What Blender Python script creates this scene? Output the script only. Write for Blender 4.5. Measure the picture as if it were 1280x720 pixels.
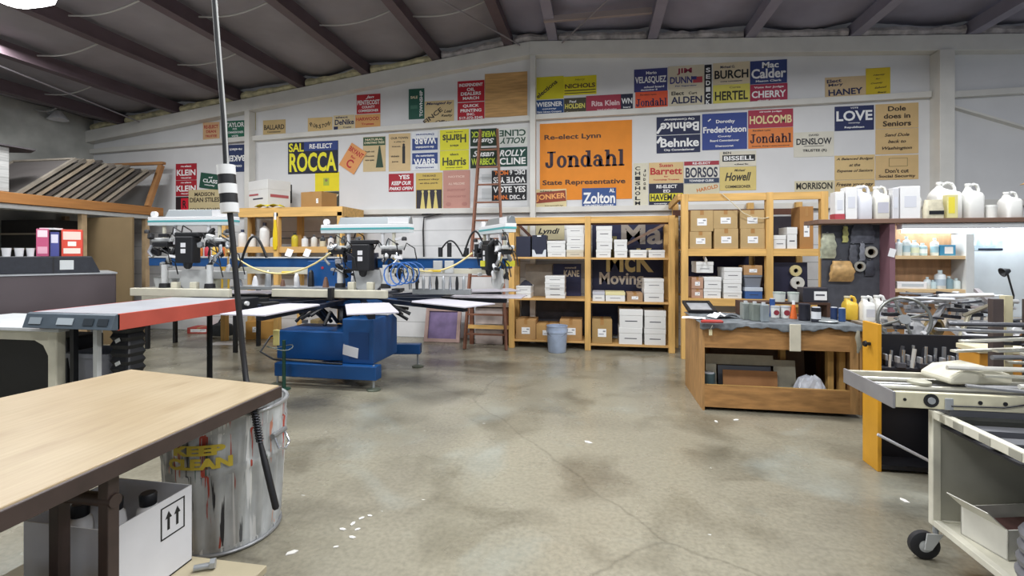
import bpy, bmesh, math, random
from mathutils import Vector, Matrix, Euler
for o in list(bpy.data.objects): bpy.data.objects.remove(o)
SC = bpy.context.scene
COL = SC.collection
R = math.radians
random.seed(7)

# ---------------------------------------------------------------- camera, world, lamps, exposure
YAW = math.atan(105/600); CAMH = 1.5
cam = bpy.data.cameras.new('camera'); camo = bpy.data.objects.new('camera', cam); COL.objects.link(camo)
camo.location = (0, 0, CAMH); camo.rotation_euler = (R(90), 0, YAW)
cam.sensor_width = 36; cam.lens = 36*600/1280; cam.shift_y = -44/1280; cam.clip_end = 100
SC.camera = camo
SC.view_settings.view_transform = 'Standard'; SC.view_settings.look = 'None'
SC.view_settings.exposure = 0.0; SC.view_settings.gamma = 1.0; SC.view_settings.use_curve_mapping = False
W = bpy.data.worlds.new('world'); SC.world = W; W.use_nodes = True
W.node_tree.nodes['Background'].inputs[0].default_value = (0.78, 0.86, 1.0, 1)
W.node_tree.nodes['Background'].inputs[1].default_value = 0.42  # even world light added as fill from the open side behind the camera
def area(name, loc, sx, sy, power, col=(0.97, 0.985, 1.0)):
    l = bpy.data.lights.new(name, 'AREA'); l.shape = 'RECTANGLE'; l.size = sx; l.size_y = sy; l.energy = power; l.color = col
    o = bpy.data.objects.new(name, l); COL.objects.link(o); o.location = loc
    return o
for (x, y, p) in ((-7.2, 2.2, 150), (-3.6, 2.2, 165), (-0.2, 2.2, 150), (3.2, 2.2, 165), (-7.2, 5.0, 150), (-3.9, 5.0, 165), (-0.3, 5.0, 165), (3.2, 5.0, 165), (-1.5, -0.6, 130), (2.2, -0.6, 130)):
    area('ceiling_lamp_light', (x, y, 4.3), 1.3, 0.35, p*0.62)

# ---------------------------------------------------------------- helpers
FX, FY = -math.sin(YAW), math.cos(YAW); RX, RY = math.cos(YAW), math.sin(YAW)
def ray(px, py):
    u = (px-640)/600; v = (316-py)/600
    return FX+u*RX, FY+u*RY, v
def onY(px, py, y):
    d = ray(px, py); t = y/d[1]; return Vector((d[0]*t, y, CAMH+d[2]*t))
def onX(px, py, x):
    d = ray(px, py); t = x/d[0]; return Vector((x, d[1]*t, CAMH+d[2]*t))
def onZ(px, py, z):
    d = ray(px, py); t = (z-CAMH)/d[2]; return Vector((d[0]*t, d[1]*t, z))

def lin(c):
    if isinstance(c, str):
        c = [int(c[i:i+2], 16)/255 for i in (0, 2, 4)]
    return tuple((x/12.92 if x <= 0.04045 else ((x+0.055)/1.055)**2.4) for x in c)+(1,)
MATS = {}
def mat(col, rough=0.6, metal=0.0, n=0.0, ns=8.0, bump=0.0, emit=0.0, stretch=(1, 1, 1), alpha=1.0, trans=0.0, col2=None):
    """one procedural material: colour broken up by noise, with optional bump"""
    key = (col, rough, metal, n, ns, bump, emit, stretch, alpha, trans, col2)
    if key in MATS: return MATS[key]
    m = bpy.data.materials.new('m_'+str(col)); m.use_nodes = True
    nt = m.node_tree; b = nt.nodes['Principled BSDF']
    c = lin(col)
    b.inputs['Base Color'].default_value = c; b.inputs['Roughness'].default_value = rough; b.inputs['Metallic'].default_value = metal
    if trans: b.inputs['Transmission Weight'].default_value = trans
    if alpha < 1: b.inputs['Alpha'].default_value = alpha
    if emit:
        b.inputs['Emission Color'].default_value = c; b.inputs['Emission Strength'].default_value = emit
    if n or bump or col2:
        tc = nt.nodes.new('ShaderNodeTexCoord'); mp = nt.nodes.new('ShaderNodeMapping'); mp.inputs['Scale'].default_value = stretch
        nz = nt.nodes.new('ShaderNodeTexNoise'); nz.inputs['Scale'].default_value = ns; nz.inputs['Detail'].default_value = 6
        nt.links.new(tc.outputs['Object'], mp.inputs[0]); nt.links.new(mp.outputs[0], nz.inputs['Vector'])
        rp = nt.nodes.new('ShaderNodeValToRGB')
        lo = lin(col2) if col2 else tuple(x*(1-n) for x in c[:3])+(1,)
        hi = c if col2 else tuple(min(1, x*(1+n*0.6)) for x in c[:3])+(1,)
        rp.color_ramp.elements[0].position = 0.32; rp.color_ramp.elements[1].position = 0.68
        rp.color_ramp.elements[0].color = lo; rp.color_ramp.elements[1].color = hi
        nt.links.new(nz.outputs['Fac'], rp.inputs[0]); nt.links.new(rp.outputs[0], b.inputs['Base Color'])
        if bump:
            bp = nt.nodes.new('ShaderNodeBump'); bp.inputs['Strength'].default_value = bump; bp.inputs['Distance'].default_value = 0.02
            nt.links.new(nz.outputs['Fac'], bp.inputs['Height']); nt.links.new(bp.outputs[0], b.inputs['Normal'])
    MATS[key] = m
    return m

class MB:
    """collects boxes, tubes, lathes and prisms into ONE mesh"""
    def __init__(s): s.v = []; s.f = []
    def add(s, vs, fs, M=None):
        k = len(s.v)
        for v in vs:
            v = Vector(v); s.v.append(M @ v if M is not None else v)
        for f in fs: s.f.append([i+k for i in f])
        return s
    def box(s, x0, x1, y0, y1, z0, z1, M=None):
        vs = [(x, y, z) for z in (z0, z1) for y in (y0, y1) for x in (x0, x1)]
        return s.add(vs, [(0, 2, 3, 1), (4, 5, 7, 6), (0, 1, 5, 4), (2, 6, 7, 3), (0, 4, 6, 2), (1, 3, 7, 5)], M)
    def cbox(s, c, size, rot=(0, 0, 0)):
        M = Matrix.Translation(Vector(c)) @ Euler(rot).to_matrix().to_4x4()
        a, b, d = [k/2 for k in size]
        return s.box(-a, a, -b, b, -d, d, M)
    def bar(s, p, q, w, h, up=(0, 0, 1)):
        p = Vector(p); q = Vector(q); d = (q-p); L = d.length; d.normalize()
        x = d.cross(Vector(up))
        if x.length < 1e-4: x = Vector((1, 0, 0))
        x.normalize(); z = x.cross(d)
        M = Matrix((x, d, z)).transposed().to_4x4(); M.translation = p
        return s.box(-w/2, w/2, 0, L, -h/2, h/2, M)
    def tube(s, pts, r, n=8, closed=False):
        pts = [Vector(p) for p in pts]; k = len(pts); rs = r if isinstance(r, (list, tuple)) else [r]*k
        vs = []; ref = None
        for i, p in enumerate(pts):
            a = pts[(i-1) % k] if (i > 0 or closed) else p; b = pts[(i+1) % k] if (i < k-1 or closed) else p
            t = (b-a).normalized()
            if ref is None:
                ref = t.orthogonal().normalized()
            ref = (ref-t*ref.dot(t))
            if ref.length < 1e-5: ref = t.orthogonal()
            ref.normalize(); bi = t.cross(ref)
            for j in range(n):
                an = 2*math.pi*j/n; vs.append(p+(ref*math.cos(an)+bi*math.sin(an))*rs[i])
        fs = []
        for i in range(k if closed else k-1):
            i2 = (i+1) % k
            for j in range(n): fs.append((i*n+j, i*n+(j+1) % n, i2*n+(j+1) % n, i2*n+j))
        if not closed: fs += [list(range(n))[::-1], [(k-1)*n+j for j in range(n)]]
        return s.add(vs, fs)
    def lathe(s, prof, c=(0, 0, 0), n=24, M=None):
        vs = []; fs = []
        for (r, z) in prof:
            for j in range(n):
                an = 2*math.pi*j/n; vs.append((r*math.cos(an)+c[0], r*math.sin(an)+c[1], z+c[2]))
        k = len(prof)
        for i in range(k-1):
            for j in range(n): fs.append((i*n+j, i*n+(j+1) % n, (i+1)*n+(j+1) % n, (i+1)*n+j))
        if prof[0][0] > 1e-5: fs.append(list(range(n))[::-1])
        if prof[-1][0] > 1e-5: fs.append([(k-1)*n+j for j in range(n)])
        return s.add(vs, fs, M)
    def loft(s, secs, M=None):
        n = len(secs[0]); vs = [p for sec in secs for p in sec]; fs = []
        for i in range(len(secs)-1):
            for j in range(n): fs.append((i*n+j, i*n+(j+1) % n, (i+1)*n+(j+1) % n, (i+1)*n+j))
        fs += [list(range(n))[::-1], [(len(secs)-1)*n+j for j in range(n)]]
        return s.add(vs, fs, M)
    def prism(s, poly, z0, z1, M=None):
        n = len(poly); vs = [(p[0], p[1], z0) for p in poly]+[(p[0], p[1], z1) for p in poly]
        fs = [(i, (i+1) % n, n+(i+1) % n, n+i) for i in range(n)]+[list(range(n))[::-1], list(range(n, 2*n))]
        return s.add(vs, fs, M)
    def build(s, name, m, parent=None, loc=(0, 0, 0), rot=(0, 0, 0), bevel=0, smooth=False, seg=2):
        me = bpy.data.meshes.new(name); me.from_pydata([tuple(v) for v in s.v], [], s.f)
        bm = bmesh.new(); bm.from_mesh(me); bmesh.ops.recalc_face_normals(bm, faces=bm.faces); bm.to_mesh(me); bm.free()
        me.materials.append(m)
        o = bpy.data.objects.new(name, me); COL.objects.link(o)
        o.location = loc; o.rotation_euler = rot
        if parent: o.parent = parent
        if bevel:
            md = o.modifiers.new('bevel', 'BEVEL'); md.width = bevel; md.segments = seg; md.limit_method = 'ANGLE'; md.angle_limit = R(40)
        if smooth:
            for p in me.polygons: p.use_smooth = True
            try: me.set_sharp_from_angle(angle=R(40))
            except Exception: pass
        return o
def rrect(w, d, r, z, n=4, cx=0, cy=0):
    r = min(r, w/2-1e-4, d/2-1e-4); pts = []
    for (sx, sy, a0) in ((1, 1, 0), (-1, 1, 90), (-1, -1, 180), (1, -1, 270)):
        for i in range(n+1):
            a = R(a0+90*i/n); pts.append((cx+sx*(w/2-r)+r*math.cos(a), cy+sy*(d/2-r)+r*math.sin(a), z))
    return pts
def tag(o, label, cat, group=None, kind=None):
    if label: o['label'] = label
    if cat: o['category'] = cat
    if group: o['group'] = group
    if kind: o['kind'] = kind
    return o
def thing(name, label, cat, loc=(0, 0, 0), rz=0, group=None, rot=None):
    o = bpy.data.objects.new(name, None); COL.objects.link(o); o.location = loc; o.rotation_euler = rot if rot else (0, 0, rz)
    o.empty_display_size = 0.1
    return tag(o, label, cat, group)
def dup(root, loc, rz=None, label=None, group=None):
    r = root.copy(); COL.objects.link(r); r.location = loc
    if rz is not None: r.rotation_euler = (0, 0, rz)
    if label: r['label'] = label
    if group: r['group'] = group
    for ch in list(root.children):
        c = ch.copy(); COL.objects.link(c); c.parent = r
        for g in list(ch.children):
            d = g.copy(); COL.objects.link(d); d.parent = c
    return r
def struct(o): o['kind'] = 'structure'; return o

# ---------------------------------------------------------------- setting
def floor_mat():
    m = bpy.data.materials.new('concrete'); m.use_nodes = True; nt = m.node_tree; b = nt.nodes['Principled BSDF']; L = nt.links.new
    tc = nt.nodes.new('ShaderNodeTexCoord')
    def noise(sc, det, dist=0, stretch=(1, 1, 1)):
        mp = nt.nodes.new('ShaderNodeMapping'); mp.inputs['Scale'].default_value = stretch
        n = nt.nodes.new('ShaderNodeTexNoise'); n.inputs['Scale'].default_value = sc; n.inputs['Detail'].default_value = det; n.inputs['Distortion'].default_value = dist
        L(tc.outputs['Object'], mp.inputs[0]); L(mp.outputs[0], n.inputs['Vector']); return n.outputs['Fac']
    def ramp(f, stops):
        r = nt.nodes.new('ShaderNodeValToRGB')
        while len(r.color_ramp.elements) < len(stops): r.color_ramp.elements.new(0.5)
        for e, (p, c) in zip(r.color_ramp.elements, stops): e.position = p; e.color = lin(c)
        L(f, r.inputs[0]); return r.outputs[0]
    def mix(kind, f, a, c):
        x = nt.nodes.new('ShaderNodeMix'); x.data_type = 'RGBA'; x.blend_type = kind
        if isinstance(f, float): x.inputs[0].default_value = f
        else: L(f, x.inputs[0])
        L(a, x.inputs[6]); L(c, x.inputs[7]); return x.outputs[2]
    base = ramp(noise(0.55, 8, 0.6), [(0.25, '7d786a'), (0.5, '918c7b'), (0.75, 'a29d8b')])
    spots = ramp(noise(1.7, 10, 0.5), [(0.28, '8f897c'), (0.5, 'ffffff'), (1, 'ffffff')])
    c1 = mix('MULTIPLY', 0.6, base, spots)
    fine = ramp(noise(38, 6), [(0.3, 'b9b9b9'), (0.62, 'ffffff')])
    c2 = mix('MULTIPLY', 0.45, c1, fine)
    # paint and lint flecks
    fl = ramp(noise(11, 3, 0, (1, 2.2, 1)), [(0.75, '000000'), (0.77, 'ffffff')])
    c3 = mix('MIX', fl, c2, ramp(noise(3, 2), [(0.4, 'c9cac6'), (0.6, 'd8d4c4')]))
    cool = ramp(noise(0.9, 5, 1.0), [(0.55, '000000'), (0.7, '8a8a8a')])
    tint = ramp(noise(5, 4), [(0.4, '8f9894'), (0.6, 'a9b5b2')])
    c4 = mix('MIX', cool, c3, tint)
    # cracks
    vo = nt.nodes.new('ShaderNodeTexVoronoi'); vo.feature = 'DISTANCE_TO_EDGE'; vo.inputs['Scale'].default_value = 0.33; vo.inputs['Randomness'].default_value = 1
    mp = nt.nodes.new('ShaderNodeMapping'); L(tc.outputs['Object'], mp.inputs[0])
    nd = nt.nodes.new('ShaderNodeTexNoise'); nd.inputs['Scale'].default_value = 2.5; nd.inputs['Detail'].default_value = 6
    L(mp.outputs[0], nd.inputs['Vector'])
    av = nt.nodes.new('ShaderNodeMix'); av.data_type = 'RGBA'; av.inputs[0].default_value = 0.16
    L(mp.outputs[0], av.inputs[6]); L(nd.outputs['Color'], av.inputs[7]); L(av.outputs[2], vo.inputs['Vector'])
    cr = ramp(vo.outputs['Distance'], [(0.0, '5b574e'), (0.004, 'ffffff')])
    c5 = mix('MULTIPLY', 0.28, c4, cr)
    L(c5, b.inputs['Base Color'])
    rr = ramp(noise(1.3, 6), [(0.3, '767676'), (0.7, 'a8a8a8')]); L(rr, b.inputs['Roughness'])
    bp = nt.nodes.new('ShaderNodeBump'); bp.inputs['Strength'].default_value = 0.12; bp.inputs['Distance'].default_value = 0.01
    L(noise(30, 6), bp.inputs['Height']); L(bp.outputs[0], b.inputs['Normal'])
    return m
def siding_mat():
    """white painted wall, thin horizontal board joints"""
    m = bpy.data.materials.new('white_siding'); m.use_nodes = True; nt = m.node_tree; b = nt.nodes['Principled BSDF']; L = nt.links.new
    tc = nt.nodes.new('ShaderNodeTexCoord'); sp = nt.nodes.new('ShaderNodeSeparateXYZ'); L(tc.outputs['Object'], sp.inputs[0])
    def math_(op, a, v):
        n = nt.nodes.new('ShaderNodeMath'); n.operation = op; L(a, n.inputs[0]); n.inputs[1].default_value = v; return n.outputs[0]
    z = math_('DIVIDE', sp.outputs['Z'], 0.27); z = math_('FRACT', z, 0); line = math_('LESS_THAN', z, 0.035)
    mx = nt.nodes.new('ShaderNodeMix'); mx.data_type = 'RGBA'; L(line, mx.inputs[0])
    nz = nt.nodes.new('ShaderNodeTexNoise'); nz.inputs['Scale'].default_value = 1.7; nz.inputs['Detail'].default_value = 7; L(tc.outputs['Object'], nz.inputs['Vector'])
    rp = nt.nodes.new('ShaderNodeValToRGB'); rp.color_ramp.elements[0].position = 0.3; rp.color_ramp.elements[1].position = 0.6
    rp.color_ramp.elements[0].color = lin('cfcfd0'); rp.color_ramp.elements[1].color = lin('e2e2e2'); L(nz.outputs['Fac'], rp.inputs[0])
    L(rp.outputs[0], mx.inputs[6]); mx.inputs[7].default_value = lin('9fa0a0'); L(mx.outputs[2], b.inputs['Base Color']); b.inputs['Roughness'].default_value = 0.7
    return m
M_WALL = mat('d9d9d9', 0.75, n=0.06, ns=1.5)
M_TRIM = mat('d8d6cf', 0.6, n=0.08, ns=3)
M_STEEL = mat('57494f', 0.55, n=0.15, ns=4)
M_CEIL = mat('8d898e', 0.7, n=0.18, ns=1.4, bump=0.5)
WY = 8.10      # the sign wall's face
XL = -10.0; XR = 8.5; XRIDGE = -1.09; ZR = 5.03
def roof(x): return ZR-(XRIDGE-x)*0.1245 if x < XRIDGE else ZR-(x-XRIDGE)*0.0605
struct(MB().box(-10.2, XR, -4.0, 8.3, -0.1, 0).build('floor', floor_mat()))
b = MB()
M90 = Matrix(((1, 0, 0, 0), (0, 0, 1, 0), (0, 1, 0, 0), (0, 0, 0, 1)))
b.prism([(XL, 2.24), (XR, 2.24), (XR, roof(XR)+.3), (XRIDGE, ZR+.3), (XL, roof(XL)+.3)], WY, WY+.15, M90)
struct(b.build('wall_back', M_WALL))
struct(MB().box(XL, XR, WY, WY+.15, 0, 2.24).build('wall_back_lower', siding_mat()))
struct(MB().box(XL-.15, XL, -4, WY+.15, 0, roof(XL)+.35).build('wall_left', mat('b9bab4', .8, n=.25, ns=2.2)))
# rafter beam along the gable, girts and columns: painted steel on the wall
b = MB(); b.prism([(XL, roof(XL)), (XL, roof(XL)-.23), (XRIDGE, ZR-.23), (XRIDGE, ZR)], WY-.17, WY, M90)
b.prism([(XRIDGE, ZR), (XRIDGE, ZR-.23), (XR, roof(XR)-.23), (XR, roof(XR))], WY-.17, WY, M90); struct(b.build('trim_1', M_TRIM, bevel=.006))
def girt(n, x0, z0, x1, z1, h=.11, d=.09):
    b = MB(); b.prism([(x0, z0-h), (x1, z1-h), (x1, z1), (x0, z0)], WY-d, WY, M90); struct(b.build('trim_%d' % n, M_TRIM, bevel=.004))
girt(2, XL, 3.58, -6.42, 3.69, .09); girt(3, -6.36, 3.69, -1.08, 3.82, .09); girt(4, -1.0, 3.83, 4.86, 3.88, .09); girt(5, 5.1, 3.86, XR, 3.90, .09)
girt(6, XL, 2.29, -1.06, 2.27, .09); girt(7, -1.0, 2.27, 4.86, 2.27, .09); girt(8, 5.1, 2.27, XR, 2.27, .09)
def column(n, x, w, d=.11): struct(MB().box(x-w/2, x+w/2, WY-d-.06, WY, 0, roof(x)-.232).build('trim_%d' % n, M_TRIM, bevel=.004))
column(9, -6.39, .10); column(10, -1.04, .09); column(11, 4.98, .19, .16)
# roof sheets with sagging insulation facing between purlins
PUR = [-10.0, -9.2, -7.95, -6.62, -5.3, -4.03, -2.72, -1.45, -0.70, 0.89, 2.35, 3.82, 5.35, 6.9, XR]
for side, (i0, i1) in enumerate(((0, 7), (7, 14))):
    vs = []; fs = []; NY = 30; cols = []
    for i in range(i0, i1):
        for k in range(8): cols.append((PUR[i]+(PUR[i+1]-PUR[i])*k/8, math.sin(math.pi*k/8)*.10))
    cols.append((PUR[i1], 0))
    for x, s in cols:
        for j in range(NY+1):
            yy = -4+12.25*j/NY; vs.append((x, yy, roof(x)+.27-s*(0.75+.5*math.sin(yy*2.1+x*3))-.015*math.sin(yy*5+x*2)))
    for i in range(len(cols)-1):
        for j in range(NY):
            a = i*(NY+1)+j; fs.append((a, a+1, a+NY+2, a+NY+1))
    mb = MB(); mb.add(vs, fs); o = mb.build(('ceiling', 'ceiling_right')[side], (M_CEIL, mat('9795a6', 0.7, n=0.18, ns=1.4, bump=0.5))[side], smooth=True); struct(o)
    md = o.modifiers.new('s', 'SOLIDIFY'); md.thickness = .04; md.offset = 1
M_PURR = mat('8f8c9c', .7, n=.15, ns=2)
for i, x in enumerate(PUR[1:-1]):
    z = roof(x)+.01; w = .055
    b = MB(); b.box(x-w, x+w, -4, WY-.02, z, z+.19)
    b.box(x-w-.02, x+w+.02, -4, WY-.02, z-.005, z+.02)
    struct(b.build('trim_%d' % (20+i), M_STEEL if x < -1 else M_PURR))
# torn insulation ends tucked over the rafter
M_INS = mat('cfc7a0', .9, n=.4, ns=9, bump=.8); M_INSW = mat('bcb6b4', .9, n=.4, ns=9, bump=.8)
for i in range(len(PUR)-1):
    x0, x1 = PUR[i]+.09, PUR[i+1]-.09
    n = max(3, int((x1-x0)/.09)); secs = []
    for k in range(n+1):
        x = x0+(x1-x0)*k/n; r = .055+.03*random.random(); zc = roof(x)+.075+random.uniform(-.012, .012)
        secs.append([(x, WY-.09+r*math.cos(a)*1.0, zc+r*math.sin(a)*1.05) for a in [2*math.pi*j/8 for j in range(8)]])
    b = MB(); b.loft(secs); struct(b.build('trim_%d' % (40+i), M_INS if i < 6 else M_INSW, smooth=True))
# insulation straps and roof brace rods
k = 60
for (i, y) in ((2, 5.6), (3, 5.0), (3, 6.6), (4, 5.6), (5, 4.7), (5, 6.4), (6, 5.5), (6, 6.7), (1, 6.6), (8, 6.3), (0, 7.0)):
    x0, x1 = PUR[i]+.07, PUR[i+1]-.07
    pts = [(x0+(x1-x0)*t/10, y, roof(x0+(x1-x0)*t/10)+.14-.085*math.sin(math.pi*t/10)) for t in range(11)]
    b = MB(); b.tube(pts, .012, 5); struct(b.build('trim_%d' % k, mat('b0aeaa', .6))); k += 1
def zr(x): return roof(x)-.05
for (p, q) in (((-7.8, 3.6, zr(-7.8)), (-8.7, 7.9, zr(-8.7))), ((-2.7, 4.6, zr(-2.7)), (-1.25, 7.9, zr(-1.25))), ((.9, 5.2, zr(.9)), (-.55, 7.9, zr(-.55)))):
    b = MB(); b.tube([p, q], .012, 6); struct(b.build('trim_%d' % k, mat('8b878c', .5))); k += 1
b = MB(); b.bar((5.1, WY-.04, 3.66), (8.4, WY-.04, 2.4), .03, .10, up=(0, 1, 0)); struct(b.build('trim_%d' % k, M_TRIM)); k += 1
b = MB(); b.box(-.78, .80, 7.2, 7.26, roof(0)+.02, roof(0)+.10); struct(b.build('trim_%d' % k, mat('9c8f8c', .6))); k += 1
# the ceiling lamp in view
def ceiling_lamp(x, y, label):
    z = roof(x)-.50
    t = thing('ceiling_lamp', label, 'lamp', (x, y, z))
    MB().loft([rrect(.52, .52, .1, .12, 5), rrect(.58, .58, .12, .06, 5), rrect(.58, .58, .12, 0.02, 5)]).build('housing', mat('d4d6d8', .5), t, smooth=True)
    MB().loft([rrect(.54, .54, .11, .02, 5), rrect(.52, .52, .12, -.05, 5), rrect(.42, .42, .12, -.09, 5)]).build('diffuser', mat('ffffff', .4, emit=14), t, smooth=True)
    MB().tube([(-.2, 0, .12), (-.2, 0, .72)], .01, 6).tube([(.2, 0, .12), (.2, 0, .66)], .01, 6).build('hanger', mat('777777', .5), t)
ceiling_lamp(-5.42, 3.62, 'square glowing ceiling lamp hung under the dark roof sheets')
# ---------------------------------------------------------------- signs on the wall
TXT = {}
def text_mesh(s, bold, shear, space=1.0):
    key = (s, bold, shear, space)
    if key in TXT: return TXT[key]
    cu = bpy.data.curves.new('t', 'FONT'); cu.body = s; cu.size = 1; cu.offset = bold; cu.shear = shear; cu.space_character = space; cu.resolution_u = 3
    o = bpy.data.objects.new('t', cu); me = o.to_mesh()
    vs = [tuple(v.co) for v in me.vertices]; fs = [tuple(p.vertices) for p in me.polygons]
    o.to_mesh_clear(); bpy.data.objects.remove(o); bpy.data.curves.remove(cu)
    xs = [v[0] for v in vs] or [0, 1]; ys = [v[1] for v in vs] or [0, 1]
    x0, x1, y0, y1 = min(xs), max(xs), min(ys), max(ys)
    vs = [((v[0]-x0)/max(1e-4, x1-x0)-.5, (v[1]-y0)/max(1e-4, y1-y0)-.5) for v in vs]
    TXT[key] = (vs, fs); return TXT[key]
def slab_mesh(word):
    """fat slab-serif lettering drawn from stems, bowls and feet, returned in a unit box"""
    vs = []; fs = []
    def quad(x0, x1, y0, y1):
        k = len(vs); vs.extend([(x0, y0), (x1, y0), (x1, y1), (x0, y1)]); fs.append((k, k+1, k+2, k+3))
    def ring(cx, cy, rx, ry, t, a0=0, a1=360, tx=None):
        n = 24; k = len(vs); tx = tx or t*1.15
        for i in range(n+1):
            a = R(a0+(a1-a0)*i/n); c, s = math.cos(a), math.sin(a)
            vs.extend([(cx+rx*c, cy+ry*s), (cx+(rx-tx)*c, cy+(ry-t)*s)])
        for i in range(n): q = k+2*i; fs.append((q, q+2, q+3, q+1))
    x = 0; S = .20; F = .10; H = .72; CAP = 1.0
    for ch in word:
        if ch == 'J':
            quad(x+.28, x+.28+S, .2, CAP); quad(x+.12, x+.64, CAP-F, CAP); ring(x+.24, .22, .24, .24, .14, 180, 360, .2); quad(x, x+.18, .2, .34); x += .70
        elif ch == 'o': ring(x+.30, H/2, .30, H/2+.02, .12, 0, 360, .19); x += .66
        elif ch in 'nh':
            top = H if ch == 'n' else CAP
            quad(x+.06, x+.06+S, 0, top); quad(x, x+.34, 0, F); quad(x-.02, x+.1, top-F, top); ring(x+.36, H*.58, .28, H*.44, .13, 0, 180, .19); quad(x+.45, x+.45+S, 0, H*.62); quad(x+.40, x+.72, 0, F); x += .77
        elif ch == 'd':
            ring(x+.28, H/2, .28, H/2+.02, .12, 0, 360, .18); quad(x+.40, x+.40+S, 0, CAP); quad(x+.30, x+.42, CAP-F, CAP); quad(x+.40, x+.70, 0, F); x += .75
        elif ch == 'a':
            ring(x+.24, .22, .24, .23, .10, 0, 360, .17); ring(x+.27, H*.55, .27, H*.47, .13, 0, 160, .19); quad(x+.36, x+.36+S, 0, H*.6); quad(x+.36, x+.66, 0, F); x += .70
        elif ch == 'l':
            quad(x+.08, x+.08+S, 0, CAP); quad(x, x+.12, CAP-F, CAP); quad(x, x+.36, 0, F); x += .42
    w = x-.06; vs = [(v[0]/w-.5, (v[1]+.02)/(CAP+.02)-.5) for v in vs]
    return vs, fs
INK = {'w': 'efefee', 'k': '191a1f', 'n': '20264e', 'y': 'ece32c', 'r': 'b32a2e', 'g': '1f4a38', 'b': '2a3f80', 'o': 'e87b2a', 't': 'd6bb84', 'c': 'e2d6b2', 'm': '8a7a50', 'l': 'a9b83a', 'd': '3a3026', 's': '8e8a86'}
def ink(c): return mat(INK.get(c, c), .6)
SIGN_T = .006
def letter(parent, w, h, entries, y=-SIGN_T-.0012, z0=0):
    """entries: (text, centre x, centre y from top, width, height (fractions), ink, style); style: b bold, i slanted, u upside down, v reading down, S slab, R a filled rectangle"""
    for ei, e in enumerate(entries):
        s, cx, cy, fw, fh, c = e[:6]; st = e[6] if len(e) > 6 else 'b'
        ang = e[7] if len(e) > 7 else 0
        if 'R' in st: vs, fs = [(-.5, -.5), (.5, -.5), (.5, .5), (-.5, .5)], [(0, 1, 2, 3)]
        elif 'T' in st: vs, fs = [(-.5, -.5), (.5, -.5), (.08, .5), (-.08, .5)], [(0, 1, 2, 3)]
        elif 'O' in st: vs, fs = [(.5*math.cos(k*.2618), .5*math.sin(k*.2618)) for k in range(24)], [tuple(range(24))]
        elif 'S' in st: vs, fs = slab_mesh(s)
        else: vs, fs = text_mesh(s, .028 if 'b' in st else 0.0, .3 if 'i' in st else 0)
        W_, H_ = fw*w, fh*h; out = []
        for v in vs:
            a, q = v[0]*W_, v[1]*H_
            if 'v' in st: a, q = v[1]*W_, -v[0]*H_
            if 'V' in st: a, q = -v[1]*W_, v[0]*H_
            if 'u' in st: a, q = -a, -q
            if ang: ca, sa = math.cos(R(ang)), math.sin(R(ang)); a, q = a*ca-q*sa, a*sa+q*ca
            out.append(((cx-.5)*w+a, y-.0005*ei, z0+h-cy*h+q))
        mb = MB(); mb.add(out, fs)
        o = mb.build('lettering' if not ('R' in st or 'T' in st or 'O' in st) else 'printed_panel', ink(c), parent)
def sign(px0, px1, py0, py1, bg, label, entries, rot=0, n=.05, y=None, name='campaign_sign', group=None, mt=None):
    y = WY if y is None else y
    cxp, cyp = (px0+px1)/2, (py0+py1)/2
    w = onY(px1, cyp, y).x-onY(px0, cyp, y).x; bot = onY(cxp, py1, y); h = onY(cxp, py0, y).z-bot.z
    t = thing(name, label, 'sign', (bot.x, y-.001, bot.z), 0, group, (0, R(rot), 0) if rot else None)
    MB().box(-w/2, w/2, -SIGN_T, 0, 0, h).build('sheet', mt or mat(INK.get(bg, bg), .65, n=n, ns=6), t)
    letter(t, w, h, entries); return t
L3 = lambda c, x=.5, w=.7: [('community', x, .7, w, .07, c, 'b'), ('trustee', x, .83, w*.8, .07, c, 'b')]
sign(254, 274.5, 153, 175, 'd9b286', 'small tan sign with red slogan high on far left of wall', [('RE-ELECT', .5, .25, .85, .2, 'r'), ('DEAN', .5, .52, .6, .16, 'r'), ('TRUSTEE', .5, .78, .7, .14, 'r')])
sign(280.5, 307.5, 151, 174, '1f6a50', 'green sign reading TAYLOR in white left of thin wall column', [('TAYLOR', .5, .22, .85, .26, 'w'), ('FOR', .5, .45, .2, .1, 'w'), ('COMMISSIONER', .5, .63, .8, .12, 'w'), ('VOTE', .5, .83, .3, .1, 'w')])
sign(313.5, 320, 141, 163, 'b7ae86', 'narrow olive tan sign just right of thin wall column', [('X', .5, .5, .5, .2, 'm')])
sign(282, 308, 181, 215, '26355f', 'dark blue sign with upside-down white name below green TAYLOR sign', [('re-elect', .5, .18, .6, .1, 'w', 'bu'), ('BAKER', .5, .5, .88, .22, 'w', 'bu'), ('council', .5, .8, .6, .1, 'w', 'bu')])
sign(329, 357, 150, 168, 'cdb27c', 'tan sign reading BALLARD alone on upper left wall', [('BALLARD', .5, .5, .9, .34, 'd'), ('Commissioner', .5, .82, .6, .12, 'd')])
sign(385, 415.5, 147, 165, 'dcbd83', 'tan sign with curved dark name left of DeNike sign', [('P', .14, .45, .1, .28, 'd', 'b', 25), ('U', .26, .54, .1, .28, 'd', 'b', 16), ('R', .38, .6, .1, .28, 'd', 'b', 8), ('S', .5, .62, .1, .28, 'd'), ('T', .62, .6, .1, .28, 'd', 'b', -8), ('O', .74, .54, .1, .28, 'd', 'b', -16), ('N', .86, .45, .1, .28, 'd', 'b', -25)])
sign(417, 443, 144, 162.5, 'd8c69c', 'tan sign reading DeNike in dark blue', [('elect', .4, .14, .6, .14, 'n'), ('DeNike', .53, .47, .92, .36, 'n'), ('', .12, .87, .2, .24, 'n', 'R'), ('Trustee', .66, .82, .4, .1, 'n')])
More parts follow.
